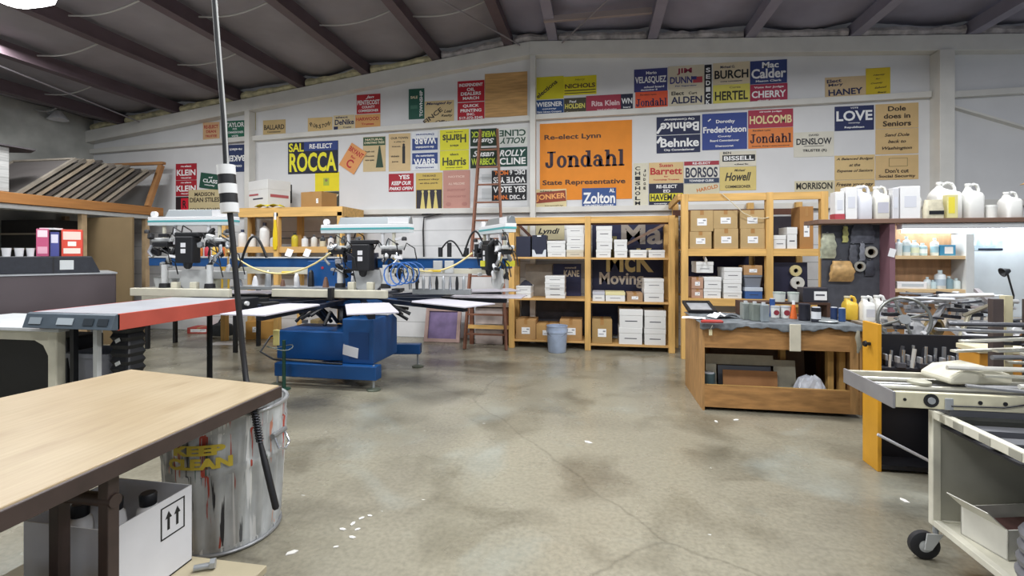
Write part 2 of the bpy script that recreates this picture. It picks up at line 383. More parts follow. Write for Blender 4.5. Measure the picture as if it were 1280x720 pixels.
sign(446, 475.5, 118, 142, 'b3262f', 'red sign reading PENTECOST above the orange tan HARWOOD sign', [('Jan', .56, .16, .35, .18, 'w', 'bi'), ('PENTECOST', .5, .42, .94, .24, 'w'), ('COUNTY', .5, .66, .55, .13, 'w'), ('COMMISSIONER', .5, .85, .85, .13, 'w')])
sign(444, 475.5, 143, 160, 'd8a263', 'orange tan sign reading HARWOOD Trustee under red PENTECOST sign', [('HARWOOD', .5, .33, .9, .26, 'r'), ('Trustee', .5, .7, .5, .16, 'r')])
sign(511, 530.5, 111, 149, '1f5546', 'tall dark green sign left of tan Managed by sign', [('TOWNSHIP', .8, .5, .2, .85, 'w', 'bV'), ('SALE', .35, .28, .45, .09, 'c'), ('green', .35, .6, .45, .12, '3e6e5c', 'R')])
sign(531, 567.5, 126, 156, 'd0b98a', 'tan sign reading Managed by with a steeply slanted big name', [('Managed by', .5, .12, .9, .14, 'n', 'bi'), ('FINCE', .28, .62, .75, .2, 'd', 'b', 36), ('Leal', .8, .45, .28, .13, 'd', 'bi'), ('Realty', .76, .64, .4, .13, 'd', 'bi'), ('Office', .62, .88, .5, .13, 'd', 'bi')])
sign(572, 605.5, 101, 127, 'b0182a', 'upper of two crimson signs with white text beside the plywood panel', [('INDEPENDENT', .5, .2, .88, .15, 'w'), ('OIL', .5, .42, .3, .16, 'w'), ('DEALERS', .5, .62, .75, .16, 'w'), ('MARCH', .5, .84, .6, .14, 'w')])
sign(572, 605.5, 128, 150.5, 'b0182a', 'lower of two crimson signs with white text, QUICK PRINTING', [('QUICK', .5, .2, .6, .18, 'w'), ('PRINTING', .5, .45, .78, .18, 'w'), ('INC.', .5, .66, .3, .14, 'w'), ('517-372-3240', .5, .86, .88, .14, 'w')])
sign(606, 659, 91, 146, 'b98c55', 'unprinted plywood panel with wood grain beside thin central column', [], name='plywood_sheet', mt=mat('c79c62', .6, n=.28, ns=4, stretch=(.6, 1, 7)))
# lower left row
sign(360, 422.5, 177, 217, 'SAL'[:0] or '1c2036', 'large dark sign reading SAL ROCCA in big yellow letters', [('', .66, .15, .67, .28, 'b', 'R'), ('SAL', .17, .17, .3, .27, 'y'), ('RE-ELECT', .66, .15, .45, .15, 'w'), ('ROCCA', .5, .64, .94, .60, 'y')])
sign(422, 444, 180, 212, 'dc9a5e', 'tilted orange diamond sign reading BRYANT beside SAL ROCCA sign', [('BRYANT', .5, .22, .9, .2, 'r'), ('for', .5, .45, .3, .1, 'r'), ('C', .5, .72, .35, .34, 'r')], rot=33, y=WY-.012)
sign(394, 424, 215.5, 239, 'e6d51d', 'bright yellow sign with small grey picture under SAL ROCCA sign', [('', .47, .5, .24, .4, 'l', 'R'), ('', .47, .42, .12, .16, 'm', 'O')])
sign(398, 424, 239.5, 258, '3a3b34', 'dark sign reading SKEY partly behind brown carton', [('SKEY', .56, .42, .85, .46, 'c'), ('COUNTY', .5, .85, .6, .12, 'c')])
sign(220, 246, 204.5, 225, 'a81c2c', 'upper red KLEIN sign beside the leaning panel rack', [('re-elect', .5, .16, .5, .12, 'w'), ('KLEIN', .5, .55, .9, .36, 'w'), ('TRUSTEE', .5, .88, .5, .08, 'w')])
sign(220, 246, 225.5, 245, 'a81c2c', 'lower red KLEIN sign directly under its twin', [('re-elect', .5, .14, .5, .1, 'w'), ('KLEIN', .5, .52, .92, .38, 'w'), ('TRUSTEE', .5, .86, .5, .08, 'w')])
sign(220, 236.5, 246, 265, '2a1a1e', 'black and red sign at the bottom under red KLEIN signs', [('', .68, .5, .55, .8, 'd01f33', 'R'), ('R', .68, .5, .3, .5, 'k')])
sign(249, 275, 217, 236, '1d4d3c', 'tilted dark green sign above the tan MADISON sign', [('CLASS', .5, .5, .7, .24, 'w'), ('of', .5, .25, .2, .12, 'w'), ('county', .5, .78, .5, .12, 'w')], rot=8, y=WY-.012)
sign(236, 276, 237, 266, 'c9b98e', 'tan sign reading MADISON DEAN STILES behind striped hanging sleeve', y=WY-.012, entries=[('MADISON', .5, .2, .62, .17, 'd'), ('DEAN STILES', .5, .44, .92, .2, 'd'), ('COUNTY BOARD', .5, .86, .95, .14, 'd')])
sign(355, 365, 231, 254, '1e1f23', 'small black sign between white carton and brown carton', [('A', .5, .35, .6, .2, 'w'), ('B', .5, .7, .6, .2, 'w')])
sign(454, 482, 171, 214.5, 'cbb58a', 'tan poster with green heading and dark fir tree', [('', .5, .13, .98, .24, '2c5136', 'R'), ('NATURAL', .5, .08, .8, .06, 'c'), ('CHRISTMAS TREES', .5, .17, .9, .06, 'c'), ('', .74, .58, .34, .62, '23402c', 'T'), ('fresh cut', .3, .42, .42, .05, 'd'), ('choose', .3, .55, .4, .05, 'd'), ('now open', .3, .68, .4, .05, 'd')])
sign(486, 513, 167, 214, 'cfb486', 'tan poster with thin dark standing figure, left of blue WARR signs', [('OUR TOWN', .5, .12, .8, .06, 'd'), ('a play in', .5, .22, .5, .05, 'd'), ('three acts', .35, .34, .4, .04, 'd'), ('', .70, .57, .13, .46, 'k', 'R'), ('', .70, .31, .11, .08, 'k', 'O'), ('tickets', .3, .6, .38, .05, 'd'), ('june', .3, .75, .3, .05, 'd')])
for u, (a, q) in enumerate(((165, 189), (190, 212.5))):
    up = 'bu' if u == 0 else 'b'
    f = (lambda v: 1-v) if u == 0 else (lambda v: v)
    sign(515, 547.5, a, q, 'dfe2e6', ('upper blue and white WARR sign, hung upside down', 'lower blue and white WARR sign, upright under its inverted twin')[u],
         [('', .5, f(.36), .98, .62, '27407f', 'R'), ('the commission', .5, f(.2), .7, .12, 'w', up), ('WARR', .5, f(.56), .86, .38, 'w', up), ('Democrat', .5, f(.86), .7, .1, 'b', up)])
    sign(550, 586, (162, 188)[u], (187.5, 212.5)[u], 'ddd832', ('upper yellow Harris sign, hung upside down', 'lower yellow Harris sign, upright under its inverted twin')[u],
         [('Harris', .5, f(.56), .82, .42, '3c4024', up), ('elect', .5, f(.2), .3, .12, '3c4024', up), ('county clerk', .5, f(.88), .6, .07, '3c4024', up)])
    sign(588, 621, (161, 185)[u], (182.5, 210)[u], '16301f', ('upper black and lime sign, upside down behind the ladder', 'lower black and lime sign behind the ladder')[u],
         [('Susan', .5, f(.28), .8, .3, 'w', up+'i'), ('WERBECK', .5, f(.68), .92, .34, 'c3d63a', up)])
    sign(622.5, 659, (160, 184)[u], (182.5, 208)[u], ('dadcd6', '16453a')[u], ('white sign with upside-down green ROLLY CLINE lettering', 'dark green sign with white ROLLY CLINE lettering')[u],
         [('ROLLY', .5, f(.3), .9, .34, ('g', 'w')[u], up+'i'), ('CLINE', .5, f(.72), .9, .36, ('g', 'w')[u], up)])
    sign(600, 659, (211, 231)[u], (230, 258)[u], 'd6d7d8', ('upper VOTE YES sign, upside down behind the ladder', 'lower VOTE YES MON. DEC. 6 sign, upright behind the ladder')[u],
         [('', .62, f(.38 if u else .45), .74, .72 if u else .9, 'k', 'R'), ('VOTE YES', .62, f(.22 if u else .26), .68, .28 if u else .4, 'w', up), ('MON.', .45, f(.58 if u else .74), .3, .2 if u else .3, 'o', up), ('DEC. 6', .79, f(.58 if u else .74), .32, .2 if u else .3, 'w', up), ('', .14, f(.4), .2, .5, 'b9bcbd', 'R')])
sign(486, 517, 217, 239.5, 'a31b2b', 'red sign reading YES KEEP OUR PARKS OPEN', [('YES', .62, .2, .45, .24, 'w'), ('KEEP OUR', .5, .53, .78, .22, 'w', 'bi'), ('PARKS OPEN', .5, .83, .94, .18, 'w', 'bi')])
sign(520, 553, 216, 263, 'c9ae5a', 'tan poster with three cream silhouettes on dark ground', [('THE BIG RACE', .5, .08, .5, .05, 'd'), ('saturday', .5, .18, .8, .05, 'd'), ('at the park', .5, .28, .7, .05, 'd'), ('', .5, .72, .96, .54, '2a2530', 'R'), ('', .26, .74, .2, .5, 'd8c77a', 'T'), ('', .5, .74, .2, .52, 'd8c77a', 'T'), ('', .75, .74, .2, .5, 'd8c77a', 'T'), ('', .26, .5, .09, .07, 'd8c77a', 'O'), ('', .5, .5, .09, .07, 'd8c77a', 'O'), ('', .75, .5, .09, .07, 'd8c77a', 'O')])
sign(554, 587.5, 213, 262, 'c08d80', 'faded pink poster right of silhouettes poster', [('NOTICE', .5, .16, .6, .05, 'e3c4b4'), ('ALL WELCOME', .5, .34, .6, .06, 'e3c4b4'), ('summer', .5, .5, .7, .06, 'b07a70'), ('concerts', .5, .66, .7, .06, 'b07a70'), ('', .2, .86, .2, .1, 'b07a70', 'O'), ('', .8, .86, .2, .1, 'b07a70', 'O')])
# centre bay
sign(668, 704.5, 96, 124, 'd2c81e', 'plain yellow sign with slanted elections script, left of NICHOLS', [('elections', .42, .55, .85, .2, 'd', 'b', 38)])
sign(704.5, 745.5, 95, 118.5, 'dccf22', 'yellow sign reading NICHOLS over two dark lines', [('Harry', .5, .2, .3, .13, 'd', 'i'), ('NICHOLS', .5, .52, .92, .24, '4a2b20'), ('', .5, .76, .95, .05, 'd', 'R'), ('', .5, .9, .95, .04, 'd', 'R')])
sign(669, 704.5, 125, 146.5, '24487e', 'blue sign reading WIESNER under slanted yellow sign', [('WIESNER', .5, .25, .92, .28, 'w'), ('county', .5, .53, .5, .1, 'w'), ('State Library Company', .5, .7, .86, .12, 'w'), ('District', .5, .86, .6, .1, 'w')])
sign(705, 732.5, 122.5, 144.5, '4a4636', 'dark olive sign reading HOLDEN in yellow', [('Paul', .4, .2, .3, .14, 'w'), ('HOLDEN', .5, .46, .9, .28, 'e5dc6a'), ('Commissioner', .5, .8, .8, .1, 'c')])
sign(732.5, 776, 119, 143, 'a9394d', 'faded red sign reading Rita Klein', [('Rita Klein', .56, .42, .8, .28, 'e9cdd0', 'b'), ('board of education', .6, .75, .55, .09, 'e9cdd0')])
sign(776, 791, 117.5, 139.5, '26293f', 'narrow black sign reading WN right of red Rita Klein sign', [('WN', .5, .4, .9, .32, 'w'), ('board', .5, .75, .6, .1, 'w')])
sign(792.5, 834, 86, 114.5, '3a3d75', 'navy sign reading VELASQUEZ in white', [('Mario', .52, .18, .32, .13, 'w'), ('VELASQUEZ', .5, .5, .94, .34, 'w'), ('school board', .6, .8, .6, .09, 'w'), ('december 8', .45, .92, .5, .07, 'w')])
sign(794, 834.5, 114.5, 139, 'e05a37', 'small red orange Jondahl sign under VELASQUEZ sign', [('Jondahl', .5, .55, .94, .38, 'n', 'S'), ('Re-elect Lynn', .4, .16, .5, .09, 'd'), ('State Representative', .5, .9, .8, .07, 'd')])
sign(835, 880, 82, 111, 'cdc3ac', 'cream sign reading JIM DUNN in red and blue', [('JIM', .45, .25, .42, .28, '8c2340'), ('DUNN', .36, .62, .62, .3, '3a3878'), ('', .82, .64, .26, .26, 'b2404c', 'R'), ('', .73, .56, .12, .14, '3a3878', 'R'), ('For Supervisor', .5, .88, .6, .08, 'b')])
sign(836, 880, 111, 135, 'd6cdb2', 'cream sign reading Elect Curt ALDEN', [('Elect', .25, .22, .36, .2, 'k'), ('Curt', .68, .24, .24, .14, 'k'), ('ALDEN', .5, .58, .88, .36, 'n'), ('township clerk', .5, .9, .6, .07, 'k')])
sign(880.5, 889.5, 81, 133, '1e1f29', 'tall narrow black sign reading SEDICK down its length', [(c, .5, .13+.155*i, .62, .11, 'w') for i, c in enumerate('SEDICK')])
sign(891, 937, 78, 105, 'd3c4a6', 'cream sign reading BURCH above the yellow HERTEL sign', [('Michael G.', .4, .2, .4, .12, 'n'), ('BURCH', .5, .55, .92, .4, 'k'), ('county commissioner', .5, .88, .6, .08, 'n')])
sign(891, 937, 105.5, 132.5, 'd9cf62', 'yellow sign reading HERTEL under cream BURCH sign', [('Curtis', .6, .14, .3, .1, 'm'), ('HERTEL', .5, .52, .9, .42, '2c2c1e'), ('state representative', .5, .9, .7, .07, 'm')])
sign(937.5, 983.5, 75.5, 104.5, '2f3d74', 'navy sign reading Mac Calder in white', [('Mac', .55, .2, .45, .26, 'w'), ('Calder', .5, .56, .94, .42, 'w'), ('Mason Clerk', .5, .88, .7, .09, 'w')])
sign(937.5, 984, 105, 128, 'a62f4c', 'crimson sign reading CHERRY under navy Mac Calder sign', [('Vote for Judge', .5, .18, .8, .13, 'w'), ('CHERRY', .5, .55, .92, .38, 'w'), ('circuit court', .5, .88, .6, .08, 'w')])
sign(1031, 1082, 96, 122, 'cdb48c', 'tan sign reading Elect Mary HANEY', [('Elect', .22, .18, .36, .17, 'n', 'b', 4), ('Mary', .26, .38, .36, .17, 'n', 'b', 4), ('HANEY', .5, .72, .84, .3, 'n', 'b', 2)])
sign(1082, 1112.5, 85, 119, 'd7bd2c', 'upright yellow sign with small dark lines right of HANEY sign', [('Haney', .55, .26, .5, .07, 'd', 'bi', 4), ('for', .5, .4, .2, .05, 'd', 'bi'), ('County', .45, .56, .5, .07, 'd', 'bi', 4), ('School', .6, .72, .5, .07, 'd', 'bi', 4), ('Board', .65, .9, .35, .06, 'd', 'bi')])
sign(674, 789, 152.5, 249.5, 'e58a1e', 'huge orange sign reading Re-elect Lynn Jondahl State Representative', [('Re-elect Lynn', .36, .19, .62, .085, '4a2a14'), ('Jondahl', .49, .475, .86, .215, '2a1526', 'S'), ('State Representative', .48, .78, .9, .085, '4a2a14')])
sign(669, 708, 236.5, 260.5, 'd6c79a', 'small tan sign reading JONKER in slanted red letters', [('', .5, .4, .96, .56, '8b3a24', 'R', 4), ('JONKER', .5, .42, .94, .36, 'e9a45c', 'b', 4), ('elect', .35, .1, .4, .07, 'd'), ('township', .6, .86, .6, .07, 'd')], y=WY-.012)
sign(727.5, 770, 235, 259, '35528a', 'blue sign reading Zolton in big white letters', [('AL', .88, .14, .16, .2, 'w'), ('Zolton', .5, .52, .94, .58, 'w'), ('FOR DISTRICT COURT', .5, .9, .85, .08, 'w')], y=WY-.012)
sign(792, 810, 204, 258, 'd6d1bc', 'narrow cream sign with CHISHOLM stacked in black letters', [(c, .28, .12+.115*i, .36, .085, 'k') for i, c in enumerate('CHISHOLM')]+[(c, .76, .18+.1*i, .16, .06, 'k') for i, c in enumerate('JUDGE')])
sign(811, 854, 203, 229, 'd8bb88', 'tan sign reading Susan Barrett in red', [('Susan', .5, .14, .4, .17, 'r'), ('Barrett', .5, .42, .92, .34, 'b32a2e'), ('for', .5, .68, .12, .08, 'r'), ('Township Trustee', .5, .84, .75, .09, 'r')])
sign(811, 854, 229.5, 258, '23243a', 'black sign reading RE-ELECT ED HAVEMAN on yellow band', [('RE-ELECT', .52, .13, .6, .15, 'w'), ('ED', .52, .33, .2, .13, 'w'), ('', .5, .6, .96, .34, 'd9cf2e', 'R'), ('HAVEMAN', .5, .6, .9, .28, 'k'), ('county drain', .5, .88, .7, .08, 'w')])
sign(854.5, 899, 201.5, 229.5, 'd9d6cc', 'white sign reading BORSOS with red band above and navy band below', [('', .5, .09, .98, .18, 'a02c3c', 'R'), ('RE-ELECT', .5, .09, .5, .1, 'w'), ('BORSOS', .5, .5, .9, .46, '2b2e44'), ('', .5, .87, .98, .22, '2c3c58', 'R'), ('TOWNSHIP CLERK', .5, .87, .7, .1, 'w')])
sign(854.5, 899, 230, 246, 'd4cdb0', 'cream sign with slanted orange letters half behind tall timber rack', [('HAROLD', .66, .35, .6, .3, 'c8742e', 'b', 12)])
sign(899.5, 945, 189, 208, 'd8d2c0', 'white sign with BISSELL on a black band', [('BEN', .2, .1, .22, .16, 'k'), ('', .52, .46, .9, .42, 'k', 'R'), ('BISSELL', .52, .46, .82, .28, 'w'), ('clerk', .6, .86, .4, .1, 'k')])
sign(899.5, 945, 208.5, 238, 'd6c279', 'buff sign reading Howell in slanted letters', [('Michael', .55, .15, .3, .1, 'd', 'bi'), ('Howell', .5, .42, .72, .36, '3a3528', 'bi'), ('COMMISSIONER', .5, .84, .7, .12, 'd')])
for u, (a, q) in enumerate(((145.5, 168), (169, 191))):
    up = 'bu' if u == 0 else 'b'; f = (lambda v: 1-v) if u == 0 else (lambda v: v)
    sign(820.5, 875, a, q, '22294a', ('upper navy Behnke sign, hung upside down', 'lower navy Behnke sign, upright')[u],
         [('Behnke', .53, f(.42), .88, .5, 'w', up), ('City Commissioner', .52, f(.84), .7, .15, 'w', up), ('', .06, f(.25), .06, .4, 'w', 'R', -35)])
sign(877.5, 933.5, 141.5, 187, '33478c', 'large blue sign reading Dorothy Frederickson', [('Dorothy', .52, .24, .42, .12, 'w'), ('Frederickson', .5, .45, .96, .17, 'w'), ('County', .5, .64, .3, .06, 'w'), ('Board Commissioner', .5, .75, .65, .06, 'w'), ('', .16, .18, .08, .03, 'w', 'R', 40), ('Democrat', .5, .9, .4, .05, 'w')])
sign(935, 991, 137, 159.5, 'a8334a', 'crimson sign reading HOLCOMB above an orange Jondahl sign', [('HOLCOMB', .5, .55, .94, .46, 'e8d6a0'), ('circuit judge', .5, .12, .5, .1, 'w')])
sign(935, 991, 160, 185, 'e08340', 'orange Jondahl sign under crimson HOLCOMB sign', [('Jondahl', .5, .52, .92, .46, '3a1522', 'S'), ('Re-elect Lynn', .3, .12, .4, .1, 'd'), ('State Representative', .5, .9, .84, .08, 'd')])
sign(1043, 1092, 132.5, 163, '27305a', 'navy sign reading LOVE in large white letters', [('VOTE', .5, .08, .2, .06, 'w'), ('LOVE', .5, .4, .92, .42, 'w'), ('county', .5, .7, .3, .06, 'w'), ('Republican', .5, .88, .5, .1, 'w')])
sign(1094, 1147.5, 129.5, 160.5, 'd2b37f', 'tan sign reading Dole does in Seniors', [('Dole', .5, .2, .42, .2, '33261e'), ('does in', .5, .5, .62, .2, '33261e'), ('Seniors', .5, .8, .66, .22, '33261e')])
sign(1094, 1147.5, 161, 192.5, 'd2b37f', 'tan sign reading Send Dole back to Washington', [('Send Dole', .5, .24, .58, .13, '33261e', 'bi'), ('back to', .5, .5, .42, .13, '33261e', 'bi'), ('Washington', .5, .78, .7, .16, '33261e', 'bi')])
sign(1094, 1147.5, 194, 224.5, 'd2b37f', "tan sign reading Don't cut Social Security under an outlined card", [('', .53, .29, .44, .35, 'm', 'R'), ('', .53, .29, .41, .31, 'd2b37f', ''.join(['R'])), ("Don't cut", .5, .64, .55, .17, '33261e'), ('Social Security', .5, .87, .86, .15, '33261e')])
sign(1043, 1093, 194, 224.5, 'd4b883', 'tan sign reading A Balanced Budget at the Expense of Seniors', [('A Balanced Budget', .5, .16, .92, .13, '33261e', 'bi'), ('at the', .5, .4, .28, .12, '33261e', 'bi'), ('Expense of Seniors', .5, .65, .9, .14, '33261e', 'bi')])
sign(1043, 1093, 225, 240, 'd4b883', 'tan strip reading Freeze your pay just above the jugs', [('Freeze your pay', .5, .4, .94, .4, '33261e', 'bi')])
sign(992, 1042, 165, 196, 'd5d1c2', 'cream sign reading DENSLOW TRUSTEE', [('DAVID', .5, .13, .25, .08, 'k'), ('DENSLOW', .5, .38, .88, .26, '26262c'), ('', .5, .57, .5, .02, 'k', 'R'), ('TRUSTEE (R)', .52, .76, .6, .13, 'k')])
sign(993, 1042, 226, 246, 'd0c7a8', 'cream sign reading MORRISON sitting behind the timber rack top', [('MORRISON', .5, .32, .92, .42, '2a2622')])
# ---------------------------------------------------------------- boxes
M_CARD = mat('b48c5a', .8, n=.12, ns=3); M_CARD2 = mat('b79263', .8, n=.12, ns=3); M_WBOX = mat('dfdfdd', .6, n=.04, ns=3); M_TAPE = mat('a87c48', .35)
M_STICK = mat('ececec', .6); M_MARK = mat('3b3c46', .6); M_FAINT = mat('8b8b90', .6)
def boxy(kind, w, d, h, label, loc, rz=0, group=None, name=None, sticker=(.5, .45, .42, .34), col=None, lidcol=None):
    """one cardboard or white lidded box, base at loc (front centre), front facing -y"""
    t = thing(name or ('cardboard_carton' if kind == 'card' else 'white_box'), label, 'box', loc, rz, group)
    if kind == 'card':
        m = mat(col, .8, n=.12, ns=3) if col else M_CARD
        MB().box(-w/2, w/2, 0, d, 0, h).build('carton', m, t, bevel=.004)
        tw = min(.05, w*.2)
        MB().box(-tw/2, tw/2, -.0012, d*.99, h-.0004, h+.0012).box(-tw/2, tw/2, -.0012, .0004, h*.78, h+.0012).build('tape', M_TAPE, t)
    else:
        lh = max(.03, h*.33); e = .004
        MB().box(-w/2+e, w/2-e, e, d-e, 0, h-lh*.6).build('body', mat(col, .6, n=.04, ns=3) if col else M_WBOX, t, bevel=.003)
        MB().box(-w/2, w/2, 0, d, h-lh, h).build('lid', mat(lidcol or col, .6, n=.04, ns=3) if (lidcol or col) else M_WBOX, t, bevel=.005)
        yb = -.0008 if h-lh < .05 else e-.0008
        if lh < h*.5 and h > .09:
            MB().box(-w*.26, w*.26, e-.001, e, (h-lh)*.5, (h-lh)*.5+max(.006, h*.05)).build('printed_mark', M_MARK, t)
        else: MB().box(-w*.25, w*.25, -.001, 0, h-lh*.75, h-lh*.45).build('printed_mark', M_MARK, t)
    if sticker and kind == 'card':
        cx, cz, sw, sh = sticker
        MB().box((cx-.5-sw/2)*w, (cx-.5+sw/2)*w, -.0025, -.0008, (cz-sh/2)*h, (cz+sh/2)*h).build('sticker', M_STICK, t)
        b = MB(); 
        MB().box((cx-.5-sw*.38)*w, (cx-.5+sw*.2)*w, -.0032, -.0024, (cz-sh*.2)*h, (cz-sh*.1)*h).build('printed_mark', M_FAINT, t)
        MB().box((cx-.5+sw*.1)*w, (cx-.5+sw*.4)*w, -.0032, -.0024, (cz+sh*.12)*h, (cz+sh*.3)*h).build('printed_mark', M_FAINT, t)
    return t
def stack(px0, px1, Y, base, tops, depth, kinds, labels, group=None, cols=None, jit=.006, lids=None):
    """boxes piled bottom to top; tops are pixel rows of each top edge"""
    z = base; out = []
    for i, py in enumerate(tops):
        a, q = onY(px0, py, Y), onY(px1, py, Y); h = a.z*.5+q.z*.5-z
        k = kinds if isinstance(kinds, str) else kinds[i]
        out.append(boxy(k, q.x-a.x, depth, h, labels[i], ((a.x+q.x)/2+random.uniform(-jit, jit), Y+random.uniform(0, .012), z+.0005), random.uniform(-.012, .012), group, col=(cols[i] if cols else None), lidcol=(lids[i] if lids else None)))
        z += h+.001
    return out
M_PINE = mat('d9ad66', .6, n=.2, ns=4, stretch=(5, 5, .5)); M_PINEH = mat('d9ad66', .6, n=.2, ns=4, stretch=(.5, 5, 5)); M_PLY = mat('cfa466', .6, n=.15, ns=3)
M_DARKW = mat('5d3a2c', .7, n=.25, ns=4)
# ---------------------------------------------------------------- timber rack, lower one under the orange sign
t = thing('timber_rack', 'long low pine shelving rack under the huge orange sign', 'shelf', (0, 0, 0))
for x in (-1.315, -.125, 1.115):
    MB().box(x-.045, x+.045, 7.46, 7.55, 0, 2.06).build('post', M_PINE, t, bevel=.004)
    MB().box(x-.045, x+.045, 7.98, 8.06, 0, 2.0).build('post', M_PINE, t, bevel=.004)
for (x0, x1) in ((-1.27, -.17), (-.08, 1.07)):
    MB().box(x0, x1, 7.47, 7.51, 1.955, 2.055).build('top_rail', M_PINEH, t, bevel=.003)
    MB().box(x0, x1, 7.51, 7.55, 1.93, 1.96).build('top_rail', M_DARKW, t)
B1 = (1.435, .785, .135); B2 = (1.425, .755, .105)
for zz in B1: MB().box(-1.36, -.17, 7.475, 8.02, zz-.03, zz).build('shelf_board', M_PLY, t, bevel=.002)
for zz in B2: MB().box(-.08, 1.16, 7.475, 8.02, zz-.03, zz).build('shelf_board', M_PLY, t, bevel=.002)
MB().bar((-1.28, 7.9, 1.98), (-.9, 7.9, 1.6), .04, .09, up=(0, 1, 0)).build('brace', M_DARKW, t)
MB().bar((.45, 7.9, 1.62), (1.06, 7.9, 1.95), .04, .09, up=(0, 1, 0)).build('brace', mat('8a7060', .7), t)
# boards and signs standing at its back
s_ = thing('moving_sign_board', 'dark navy board with big letters Ma, McK and Moving behind the rack boxes', 'sign', (.52, 8.07, .14))
MB().box(-.58, .545, -.02, 0, .02, 1.84).build('panel', mat('1d2142', .6, n=.1, ns=3), s_)
letter(s_, 1.14, 1.86, [('Ma', .685, .10, .57, .19, '9a9086'), ('McK', .52, .335, .66, .21, 'dcc98e'), ('Moving', .40, .51, .62, .14, 'c8bcae')], y=-.022)
s_ = thing('navy_sign_board', 'small navy board reading KANE on the middle shelf behind white boxes', 'sign', (-.46, 7.95, .79))
MB().box(-.24, .22, -.012, .004, .22, .53).box(-.24, .22, 0, .002, 0, .23).build('panel', mat('20254a', .6), s_)
letter(s_, .46, .53, [('KANE', .64, .30, .55, .2, 'c9bda8'), ('council', .6, .12, .4, .06, 'c9bda8')], y=-.0135)
t2 = tag(MB().box(-.22, .22, 0, .02, 0, .52).build('flattened_carton', mat('8d8478', .8, n=.15), None, (-.93, 7.86, .79), (R(-3), 0, 0)), 'grey brown flattened cardboard sheet standing at back of middle left shelf', 'cardboard')
s_ = thing('cream_sign_board', 'cream sign with dark slanted lettering behind the top left shelf', 'sign', (-.78, 8.05, 1.72))
MB().box(-.36, .26, -.01, 0, .0, .24).build('panel', mat('c9bf9a', .6), s_); letter(s_, .6, .24, [('Lyndi', .5, .45, .6, .5, 'k', 'bi')], y=-.012)
# top shelf, left bay
def filebox(px0, px1, py, label, notch):
    a, q = onY(px0, py, 7.5), onY(px1, py, 7.5); w = q.x-a.x; h = a.z-1.436
    t = thing('magazine_file', label, 'box', ((a.x+q.x)/2, 7.5, 1.4365))
    MB().box(-w/2, w/2, .0, .26, 0, h).build('body', mat('22263a', .5, n=.1), t, bevel=.004)
    if notch:
        b = MB(); b.prism([(-w*.48, 0), (w*.48, 0), (w*.48, h*.34), (w*.34, h*.32), (w*.22, h*.12), (-w*.22, h*.12), (-w*.34, h*.32), (-w*.48, h*.34)], -.003, -.0005, M90); b.build('cutout_edge', mat('cfd4da', .6), t)
        MB().box(-w*.14, w*.14, -.002, -.0005, h*.93, h*.985).build('label_tab', M_STICK, t)
filebox(645, 663, 295.5, 'plain dark magazine file at the left end of top shelf', False)
filebox(665, 683, 294, 'dark magazine file with pale notched front beside plain one', True)
TB = 1.436
stack(684, 707, 7.5, TB, [312.5, 301], .36, 'white', ['lower of two white boxes stacked right of the dark files', 'upper of two white boxes stacked right of the dark files'])
stack(708, 730, 7.5, TB, [312.5, 304, 292, 282], .36, 'white', ['buff bottom box of the tall stack beside middle rack post', 'second white box up in tall stack beside middle rack post', 'third white box up in tall stack beside middle rack post', 'top white box of tall stack beside middle rack post'], cols=['cfc5b0', None, None, None])
TB2 = 1.426
stack(745, 764, 7.5, TB2, [312], .34, 'white', ['white box with dark stripe at foot of stack right of middle post'])
stack(745, 765, 7.5, TB2+.125, [298, 282.5], .36, 'white', ['middle white box of stack right of middle post, top shelf', 'upper white box of stack right of middle post, top shelf'])
stack(768, 784.5, 7.5, TB2, [311, 299.5], .34, 'white', ['lower small white box with scribbled front, top shelf centre', 'upper small white box with scribbled front, top shelf centre'])
stack(788, 809, 7.5, TB2, [312.5], .34, 'white', ['left of two low white boxes at right end of top shelf'])
stack(810.5, 831, 7.5, TB2, [312.5], .34, 'white', ['right of two low white boxes at right end of top shelf'])
tag(MB().box(-.11, .11, 0, .05, 0, .34).build('olive_carton', mat('7d7448', .7, n=.1), None, (.22, 7.92, TB2+.001), ), 'olive green flat carton standing behind top shelf white boxes', 'box')
# middle shelf
MB_ = B1[1]+.001
stack(645, 664, 7.5, MB_, [365, 357.5], .34, 'white', ['lower white box under the crumpled dark rag', 'upper white box carrying the crumpled dark rag'])
def rag(loc, r, label, col, h=.05, seed=1):
    rnd = random.Random(seed); n = 22; m = 7; vs = []; fs = []
    for i in range(m+1):
        for j in range(n):
            f = i/m; a = 2*math.pi*j/n; rr = r*f*(1+.28*math.sin(3*a+seed)+.16*math.sin(7*a+seed*2)*f); zz = h*(1-f**1.6)*(.7+.5*rnd.random())+.006+.014*math.sin(5*a+6*f)*(f < .95)*f
            vs.append((rr*math.cos(a), rr*math.sin(a), max(.004, zz)))
    for i in range(m):
        for j in range(n): fs.append((i*n+j, i*n+(j+1) % n, (i+1)*n+(j+1) % n, (i+1)*n+j))
    b = MB(); b.add(vs, fs); o = b.build('rag', mat(col, .9, n=.3, ns=20), None, loc, smooth=True)
    md = o.modifiers.new('s', 'SOLIDIFY'); md.thickness = .004; md.offset = 1
    return tag(o, label, 'rag')
rag((onY(655, 355, 7.62).x+.03, 7.66, .972), .095, 'crumpled dark rag lying on two white boxes', '2b2d3a', .07, 3)
stack(681, 706, 7.5, MB_, [367, 360, 352.5, 345], .34, 'white', ['bottom white box of four-high stack on middle left shelf', 'second white box up, four-high stack on middle left shelf', 'third white box up, four-high stack on middle left shelf', 'open-topped white box crowning four-high stack, middle left shelf'])
MB2 = B2[1]+.001
stack(740.5, 756, 7.49, MB2, [365], .36, 'white', ['grey lidded low box at left end of middle right shelf'], lids=['b9bac2'])
